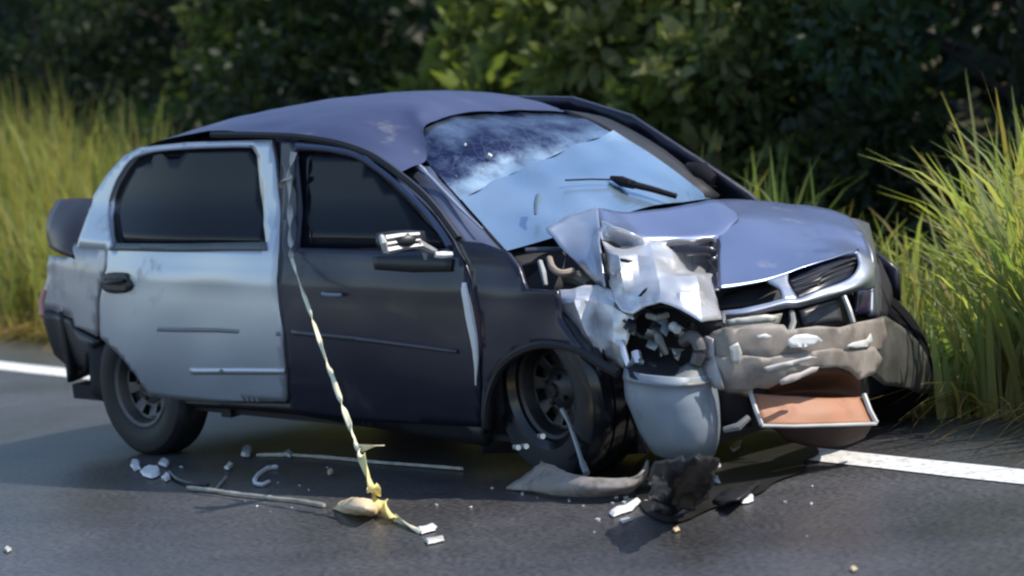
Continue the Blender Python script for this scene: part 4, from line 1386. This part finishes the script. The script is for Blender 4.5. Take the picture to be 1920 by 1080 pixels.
sm.build('bumper_bracket', ALU, car)

# grey drum-shaped bumper corner
dr = []
for i, (yt, rx_, k_) in enumerate(((700, 85, 1.0), (716, 88, 1.0), (726, 87, 1.0), (760, 88, 1), (800, 80, 1), (835, 70, 1), (858, 58, 1))):
    cx = [1257, 1257, 1258, 1262, 1272, 1280, 1284][i]
    row = []
    for a in np.linspace(-1.45, 1.45, 9):
        x = cx + rx_ * math.sin(a)
        y = yt + (14 * math.cos(a) + 4 * math.sin(a) - 8 if i < 3 else 10 * math.cos(a) - 6)
        row.append(at(x, y, 9.12 - 0.20 * math.cos(a) - (0.012 if i == 1 else 0) + (0, 0, 0, 0, 0.015, 0.05, 0.12)[i]))
    dr.append(row)
bc = patch('bumper_corner', dr, GREY_PLASTIC, car, k=5, lin=0.08, amp=0.006, sc=5, thick=0.008)
bc['label'] = 'grey barrel shaped torn bumper corner'
di = grid([(1178, 690, 9.02), (1220, 668, 9.1), (1258, 672, 9.1), (1275, 690, 9.04)], [(1180, 705, 8.99), (1215, 718, 8.94), (1250, 722, 8.92), (1270, 712, 8.95)])
patch('corner_cavity', di, GAP, bc, k=3, lin=0.1, thick=0.005)
dt = grid([(1268, 690, 9.05), (1300, 678, 9.02), (1340, 694, 9.04)], [(1258, 712, 8.96), (1295, 706, 8.95), (1344, 712, 9.03)], [(1256, 724, 8.915), (1296, 722, 8.915), (1342, 716, 9.0)])
patch('corner_top', dt, surf('grey_top', (0.17, 0.18, 0.18), 0.5), bc, k=3, lin=0.2, amp=0.006, sc=14, thick=0.005)

# --- wheels
def tyre_mb(r=0.285, w=0.165, rim=0.165):
    m = MB()
    h = w / 2
    m.lathe([(rim, -h * 0.80), (rim + 0.025, -h * 0.98), (r - 0.055, -h * 1.04), (r - 0.022, -h * 0.95), (r - 0.004, -h * 0.74), (r, -h * 0.62),
             (r, -h * 0.30), (r - 0.007, -h * 0.28), (r - 0.007, -h * 0.22), (r, -h * 0.20), (r, h * 0.20), (r - 0.007, h * 0.22), (r - 0.007, h * 0.28), (r, h * 0.30),
             (r, h * 0.62), (r - 0.004, h * 0.74), (r - 0.022, h * 0.95), (r - 0.055, h * 1.04), (rim + 0.025, h * 0.98), (rim, h * 0.80)], 56, 'y', True)
    return m


def rim_obj(parent, mat, w=0.165, rim=0.168):
    m = MB()
    h = w / 2
    m.lathe([(rim, h * 0.8), (rim - 0.012, h * 0.6), (rim - 0.014, -h * 0.6), (rim + 0.004, -h * 0.86), (rim - 0.004, -h * 0.92), (rim - 0.016, -h * 0.84), (rim - 0.022, -h * 0.60), (rim - 0.026, -h * 0.1)], 48)
    rm = m.build('rim', mat, parent)
    # pressed disc with slots
    n = 48
    radii = [0.028, 0.045, 0.075, 0.088, 0.125, 0.140, rim - 0.018]
    hh = [-h * 0.55, -h * 0.50, -h * 0.18, -h * 0.25, -h * 0.45, -h * 0.40, -h * 0.15]
    V_ = [(r_ * math.cos(2 * math.pi * k / n), y_, r_ * math.sin(2 * math.pi * k / n)) for r_, y_ in zip(radii, hh) for k in range(n)]
    F_ = []
    for i in range(len(radii) - 1):
        for k in range(n):
            if i == 3 and (k % 6) in (1, 2, 3):
                continue
            k2 = (k + 1) % n
            F_.append((i * n + k, i * n + k2, (i + 1) * n + k2, (i + 1) * n + k))
    F_.append(tuple(range(n)))
    d = mesh_obj('wheel_disc', V_, F_, mat, rm)
    auto_smooth(d, 35)
    solid(d, 0.006, 1)
    hub = MB()
    hub.lathe([(0.001, -h * 0.72), (0.022, -h * 0.70), (0.028, -h * 0.5)], 16)
    for k in range(4):
        a = k * math.pi / 2 + 0.4
        hub.tube([(0.052 * math.cos(a), -h * 0.25, 0.052 * math.sin(a)), (0.052 * math.cos(a), -h * 0.58, 0.052 * math.sin(a))], 0.009, 6)
    hub.build('wheel_bolts', DARK_STEEL, rm)
    drum = MB()
    drum.lathe([(0.001, -h * 0.05), (0.12, -h * 0.05), (0.125, h * 0.6)], 32)
    drum.build('brake_drum', GAP, rm)
    return rm


def wheel(loc, rot, tyre_mat=RUBBER, rim_mat=STEEL, **kw):
    w = empty('wheel')
    w.parent = car
    M = Matrix.Translation(Vector(loc)) @ Euler(rot, 'YXZ').to_matrix().to_4x4()
    w.matrix_local = CAR_I @ M
    tyre_mb(**kw).build('tyre', tyre_mat, w, sharp=30)
    rim_obj(w, rim_mat)
    return w


wheel((-0.05, -0.66, 0.280), (0.0, 0.6, 0.0), RUBBER, STEEL)
wheel((0.0, 0.70, 0.280), (0.0, 0.2, math.pi))
wf = wheel((2.285, -0.645, 0.312), (math.radians(4), 0.9, math.radians(-9)), TREAD, STEEL_DULL, r=0.315, w=0.215, rim=0.170)
wheel((2.50, 0.70, 0.250), (math.radians(-20), 0.3, math.radians(-4 + 180)), FLAT_RUBBER, DARK_STEEL)
# bright bent rim flange on the near front wheel and torn arch liner round it
rf = MB()
rf.tube([at(*p) for p in catmull([(1054, 768, 9.40), (1066, 790, 9.36), (1080, 830, 9.28), (1090, 862, 9.22), (1100, 888, 9.17)], 4)], [0.010] * 4 + [0.008] * 9 + [0.012] * 4, 7)
rf.build('bent_strut', ALU, car)
for px_ in ((1014, 817), (968, 838), (983, 836)):
    rf = MB()
    rf.tube([at(px_[0] - 3, px_[1], 9.43), at(px_[0] + 4, px_[1] + 1, 9.39)], [0.009, 0.010], 7)
    rf.build('hub_nut', BRIGHT, car)
ln = grid([(1120, 676, 9.30), (1146, 690, 9.28), (1170, 704, 9.26)], [(1160, 740, 9.28), (1176, 745, 9.26), (1186, 748, 9.25)], [(1188, 800, 9.26), (1200, 808, 9.24), (1206, 812, 9.23)], [(1196, 850, 9.26), (1206, 850, 9.24), (1212, 850, 9.23)])
lo = patch('arch_liner', ln, surf('glossy_liner', (0.010, 0.010, 0.014), 0.22, 0, 0.3, 0.3, 8), car, k=5, lin=0.1, amp=0.004, sc=9, thick=0.006)
lo['label'] = 'glossy black torn wheel arch liner'
# arch cavities
ac = grid([(900, 770, 10.0), (925, 690, 9.98), (1010, 652, 9.95), (1110, 675, 9.9), (1185, 705, 9.85)], [(900, 850, 10.0), (940, 850, 9.98), (1010, 850, 9.95), (1110, 860, 9.9), (1195, 850, 9.85)])
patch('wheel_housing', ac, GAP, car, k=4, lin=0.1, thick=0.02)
ac = grid([(165, 640, 11.35), (215, 640, 11.3), (290, 700, 11.25)], [(170, 740, 11.35), (215, 760, 11.3), (320, 760, 11.25)])
patch('wheel_housing', ac, GAP, car, k=4, lin=0.1, thick=0.02)

# ------------------------------------------------------------------ things on the road
def wpatch(name, rows, mat, **kw):
    o = patch(name, [[CAR_I @ Vector(p) for p in r] for r in rows], mat, None, **kw)
    o.data.transform(CAR_M)
    c = sum((Vector(v.co) for v in o.data.vertices), Vector()) / len(o.data.vertices)
    c.z = 0
    o.data.transform(Matrix.Translation(-c))
    o.location = c
    return o


def wbuild(mb, name, mat, parent=None):
    o = mb.build(name, mat, parent)
    if parent is None:
        c = sum((Vector(v.co) for v in o.data.vertices), Vector()) / len(o.data.vertices)
        c.z = 0
        o.data.transform(Matrix.Translation(-c))
        o.location = c
    return o


# torn bumper piece lying by the front wheel
fr_ = [[gat(948, 914, 0.01), gat(990, 884, 0.05), gat(1012, 870, 0.085), gat(1012, 869, 0.09)],
       [gat(985, 920, 0.01), gat(1020, 902, 0.05), gat(1050, 886, 0.08), gat(1056, 884, 0.085)],
       [gat(1050, 931, 0.01), gat(1075, 914, 0.05), gat(1098, 898, 0.075), gat(1104, 894, 0.08)],
       [gat(1110, 935, 0.01), gat(1130, 918, 0.045), gat(1150, 900, 0.07), gat(1155, 896, 0.075)],
       [gat(1175, 928, 0.01), gat(1188, 913, 0.045), gat(1198, 896, 0.07), gat(1200, 893, 0.075)],
       [gat(1205, 908, 0.02), gat(1213, 890, 0.06), gat(1218, 868, 0.10), gat(1218, 862, 0.11)]]
o = wpatch('bumper_fragment', fr_, FRAG, k=5, lin=0.2, amp=0.006, sc=14, thick=0.008, toward=(0.6, -0.6, 0.5))
tag(o, 'curved grey brown bumper piece lying on the road below the near front wheel', 'car part')
# black shredded liner under the drum
bl = [[gat(1222, 868, 0.20), gat(1262, 862, 0.24), gat(1305, 860, 0.26), gat(1348, 862, 0.20)],
      [gat(1216, 905, 0.12), gat(1260, 900, 0.16), gat(1300, 895, 0.17), gat(1342, 888, 0.12)],
      [gat(1218, 938, 0.05), gat(1258, 940, 0.07), gat(1298, 930, 0.06), gat(1336, 915, 0.04)],
      [gat(1225, 955, 0.01), gat(1262, 964, 0.012), gat(1300, 956, 0.012), gat(1330, 930, 0.01)]]
o = wpatch('torn_liner', bl, BLACK, k=6, lin=0.4, amp=0.03, sc=9, thick=0.006)
tag(o, 'shredded black plastic heap under the grey bumper corner', 'car part')
bl = [[gat(1335, 935, 0.015), gat(1375, 915, 0.02), gat(1425, 898, 0.015)], [gat(1345, 952, 0.008), gat(1385, 935, 0.05), gat(1428, 906, 0.008)]]
o = wpatch('torn_liner', bl, BLACK, k=4, lin=0.3, amp=0.012, sc=14, thick=0.005)
tag(o, 'thin black plastic tongue lying right of the shredded black heap', 'car part')


def shard(pts, h, mat, label, cat='fragment', group='broken pieces on the road', name='plastic_shard'):
    """a small bent plate lying on the asphalt"""
    h = min(h, 0.014)
    pts = [q_ for (x1, y1), (x2, y2) in zip(pts, pts[1:] + pts[:1]) for q_ in ((x1, y1), ((x1 + x2) / 2 + rnd.uniform(-2, 2), (y1 + y2) / 2 + rnd.uniform(-1.5, 1.5)))]
    b = [gat(x, y, 0.006) for x, y in pts]
    c = sum(b, Vector()) / len(b)
    top = [p + Vector((0, 0, h * rnd.uniform(0.5, 1.0))) for p in [q.lerp(c, 0.15) for q in b]]
    n = len(b)
    f = [tuple(range(n - 1, -1, -1)), tuple(range(n, 2 * n))] + [(i, (i + 1) % n, n + (i + 1) % n, n + i) for i in range(n)]
    m = MB(); m.add(b + top, f)
    o = wbuild(m, name, mat)
    tag(o, label, cat, group)
    return o


shard([(1142, 962), (1172, 950), (1198, 936), (1203, 941), (1185, 957), (1150, 969)], 0.012, WHITE, 'long white shard on the asphalt in front of the near front wheel')
shard([(1160, 976), (1180, 970), (1188, 974), (1168, 981)], 0.006, PALE, 'small pale chip lying nearer than the long white shard')
shard([(1378, 938), (1395, 932), (1413, 930), (1413, 939), (1392, 944)], 0.018, WHITE, 'white chip at the tip of the thin black tongue')
shard([(1320, 908), (1330, 897), (1348, 898), (1352, 908), (1338, 904)], 0.025, PALE, 'pale curved chip beside the black heap')
shard([(1340, 872), (1348, 868), (1352, 876), (1344, 880)], 0.02, WHITE, 'tiny white bead lying right of the grey bumper corner')
shard([(1368, 842), (1378, 832), (1392, 830), (1388, 842), (1374, 850)], 0.02, PALE, 'pale bent chip on the road left of the orange panel')
shard([(1262, 992), (1270, 988), (1275, 994), (1266, 997)], 0.008, BEIGE, 'tiny tan crumb alone in front of the wreck')
shard([(1594, 1066), (1602, 1062), (1608, 1067), (1600, 1071)], 0.006, BEIGE, 'tiny tan crumb at the bottom right of the road')
shard([(244, 874), (250, 865), (262, 868), (264, 880), (252, 884)], 0.035, WHITE, 'left white chip under the near rear wheel')
shard([(262, 884), (280, 874), (298, 878), (300, 890), (284, 897), (268, 892)], 0.035, WHITE, 'largest white chip under the near rear wheel')
shard([(296, 870), (308, 863), (318, 868), (312, 876)], 0.03, PALE, 'pale chip tucked behind the white ones at the rear tyre')
shard([(302, 896), (312, 890), (320, 897), (310, 903)], 0.02, WHITE, 'right white chip near the rear tyre')
shard([(452, 855), (454, 842), (466, 836), (474, 844), (468, 856)], 0.035, PALE, 'pale upright chip at the left end of the rear cord')
shard([(532, 852), (540, 845), (550, 850), (544, 858)], 0.03, PALE, 'round pale chip on the rear cord')
shard([(420, 878), (430, 869), (438, 872), (428, 881)], 0.012, PALE, 'faint pale chip between the two cords')
shard([(614, 886), (622, 882), (626, 887), (618, 891)], 0.012, BEIGE, 'small tan crumb left of the tape foot')
shard([(8, 1030), (16, 1026), (22, 1031), (14, 1036)], 0.008, PALE, 'tiny pale stone at the left edge of the road')


def cord(pts, r, mat, label, name='cord', cat='cord', z=0.012, group=None):
    m = MB()
    p = [gat(x, y, z) for x, y in catmull([np.array(q, float) for q in pts], 5)]
    m.tube(p, [r * (0.7 + 0.6 * abs(noise.noise(Vector((i * 0.37, 0, 0))))) for i in range(len(p))], 6)
    o = wbuild(m, name, mat)
    tag(o, label, cat, group)
    return o


CORD_P = surf('pale_cord', (0.42, 0.39, 0.33), 0.7, 0, 0, 0.25, 20)
cord([(482, 853), (540, 853), (620, 858), (700, 866), (780, 872), (868, 879)], 0.008, CORD_P, 'thin yellowish cord lying along the shadow under the doors', z=0.01, group='cords on the road')
cord([(352, 914), (400, 919), (440, 925), (505, 932), (506, 933), (560, 938), (608, 947)], 0.009, CORD_P, 'thin pale cord on the asphalt between the rear wheel and the beige scrap', z=0.011, group='cords on the road')
cord([(520, 875), (500, 879), (482, 892), (478, 905), (492, 908), (504, 903)], 0.010, surf('white_cord', (0.55, 0.56, 0.56), 0.6), 'short white curl of cord between the two pale cords', z=0.012, group='cords on the road')
cord([(424, 894), (412, 908), (404, 918)], 0.006, surf('grey_cord', (0.25, 0.25, 0.26), 0.6), 'faint grey end of cord joining the outer pale cord', z=0.011, group='cords on the road')
cord([(318, 885), (336, 900), (365, 908), (390, 910)], 0.010, BLACK, 'black rubber strip lying from the rear wheel chips', name='rubber_strip', cat='strip', z=0.012)

# ------------------------------------------------------------------ barrier tape tied at the pillar
tp = empty('barrier_tape', gat(735, 965, 0))
tag(tp, 'twisted pale yellow tape tied at the door pillar and slanting down to the road', 'tape')
TI = Matrix.Translation(-Vector(tp.location))


def side_w(px, off):
    u = sidept(px, off)
    return CAR_M @ side_surf(off)(*u)


def ribbon(pts, widths, twist, name, mat, k=10, ph=0.0):
    P_ = catmull([tuple(p) for p in pts], k)
    n = len(P_)
    wv = np.interp(np.linspace(0, 1, n), np.linspace(0, 1, len(widths)), widths)
    V_, F_ = [], []
    for i in range(n):
        p = Vector(P_[i])
        t = (Vector(P_[min(i + 1, n - 1)]) - Vector(P_[max(i - 1, 0)])).normalized()
        a = t.cross(fwd).normalized()
        b = t.cross(a)
        an = ph + twist * 2 * math.pi * (i / (n - 1) + 0.10 * noise.noise(Vector((i * 0.11, ph, 1))))
        sd = a * math.cos(an) + b * math.sin(an)
        nn_ = t.cross(sd)
        for j in (-1, -0.33, 0.33, 1):
            V_.append(p + sd * wv[i] * j + nn_ * wv[i] * 0.35 * (j * j - 0.5))
    for i in range(n - 1):
        for j in range(3):
            F_.append((i * 4 + j, i * 4 + j + 1, i * 4 + j + 5, i * 4 + j + 4))
    o = mesh_obj(name, [TI @ v for v in V_], F_, mat, tp)
    solid(o, 0.0015, 0)
    return o


knee = side_w((546, 482), 0.035)
foot = gat(712, 950, 0.05)
mid = knee.lerp(foot, 0.5) + Vector((0, 0, -0.02))
ribbon([side_w((551, 285), 0.03), side_w((542, 335), 0.035), side_w((544, 400), 0.035), side_w((545, 450), 0.035), knee], [0.012, 0.012, 0.011, 0.010], 2, 'tape_top', surf('grey_tape', (0.42, 0.41, 0.40), 0.5), 8)
ribbon([side_w((524, 352), 0.035), side_w((532, 337), 0.045), side_w((548, 332), 0.04)], [0.008, 0.014, 0.008], 0.5, 'tape_knot', surf('grey_tape', (0.42, 0.38, 0.36), 0.5), 6)
ribbon([knee, knee.lerp(foot, 0.25) + Vector((0, 0, -0.012)), mid, knee.lerp(foot, 0.72) + Vector((0, 0, -0.012)), knee.lerp(foot, 0.82)], [0.006, 0.008, 0.009, 0.010, 0.014], 2.9, 'tape_strand', TAPE, 26)
ribbon([knee.lerp(foot, 0.82), knee.lerp(foot, 0.93), gat(702, 925, 0.06), gat(720, 950, 0.03), gat(742, 972, 0.02)], [0.018, 0.022, 0.027, 0.026, 0.020], 1.2, 'tape_foot', TAPE_YELLOW, 10, 0.5)
ribbon([knee.lerp(foot, 0.79), knee.lerp(foot, 0.80) + Vector((0.03, 0.02, 0.015)), knee.lerp(foot, 0.795) + Vector((0.07, 0.05, 0.01))], [0.014, 0.010, 0.003], 0.3, 'tape_tail', TAPE, 6)
ribbon([gat(740, 970, 0.015), gat(765, 983, 0.012), gat(790, 996, 0.010)], [0.012, 0.010, 0.012], 0.4, 'tape_tail', TAPE, 6)
shard([(782, 992), (812, 984), (820, 988), (816, 994), (790, 1001)], 0.010, WHITE, 'white flat scrap at the end of the twisted tape', name='paper_scrap', cat='scrap', group='white scraps by the tape')
shard([(796, 1012), (832, 1007), (834, 1013), (802, 1020)], 0.008, PALE, 'second white flat scrap just nearer than the tape end', name='paper_scrap', cat='scrap', group='white scraps by the tape')
# beige card scrap bulging beside the tape's foot
sc_ = [[gat(624, 952, 0.008), gat(650, 964, 0.006), gat(690, 970, 0.006), gat(706, 968, 0.006)],
       [gat(634, 944, 0.02), gat(655, 950, 0.05), gat(690, 956, 0.055), gat(712, 955, 0.02)],
       [gat(652, 934, 0.04), gat(668, 934, 0.07), gat(692, 938, 0.065), gat(708, 944, 0.03)],
       [gat(668, 935, 0.02), gat(680, 936, 0.03), gat(694, 940, 0.03), gat(704, 946, 0.01)]]
o = wpatch('card_scrap', sc_, BEIGE, k=4, lin=0.3, amp=0.008, sc=18, thick=0.003, toward=(0.4, -0.5, 0.8))
tag(o, 'bulging beige card scrap at the foot of the twisted tape', 'scrap')

cm = MB()
cr2 = random.Random(3)
for k in range(40):
    x_ = cr2.gauss(1200, 170); y_ = 905 + abs(cr2.gauss(0, 42))
    if x_ > 1560 or x_ < 700: continue
    p_ = gat(x_, y_, 0.004)
    sz = cr2.uniform(0.002, 0.007)
    cm.box(p_, (sz * 2, sz * 1.5, sz), (cr2.uniform(0, 3), cr2.uniform(-.3, .3), cr2.uniform(0, 3)))
for k in range(10):
    p_ = gat(cr2.uniform(280, 760), cr2.uniform(868, 985), 0.004)
    sz = cr2.uniform(0.002, 0.006)
    cm.box(p_, (sz * 2, sz * 1.5, sz), (cr2.uniform(0, 3), 0, cr2.uniform(0, 3)))
tag(cm.build('glass_crumbs', PALE, None, smooth=False), 'scattered pale glass and plastic crumbs on the asphalt', kind='stuff')

stp = [(1180, 880), (1230, 835), (1310, 815), (1400, 806), (1480, 812), (1530, 836), (1540, 852), (1500, 866), (1520, 880), (1450, 902), (1430, 925), (1340, 948), (1270, 985), (1215, 968), (1190, 930)]  # outline of a dark sheet painting the shade under the car's nose
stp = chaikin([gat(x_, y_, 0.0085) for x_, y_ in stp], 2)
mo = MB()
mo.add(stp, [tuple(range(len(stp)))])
tag(wbuild(mo, 'nose_shade', surf('painted_shade', (0.010, 0.010, 0.009), 0.5, 0, 0, 0.3, 5)), 'dark painted shade on the asphalt below the broken nose', kind='structure')
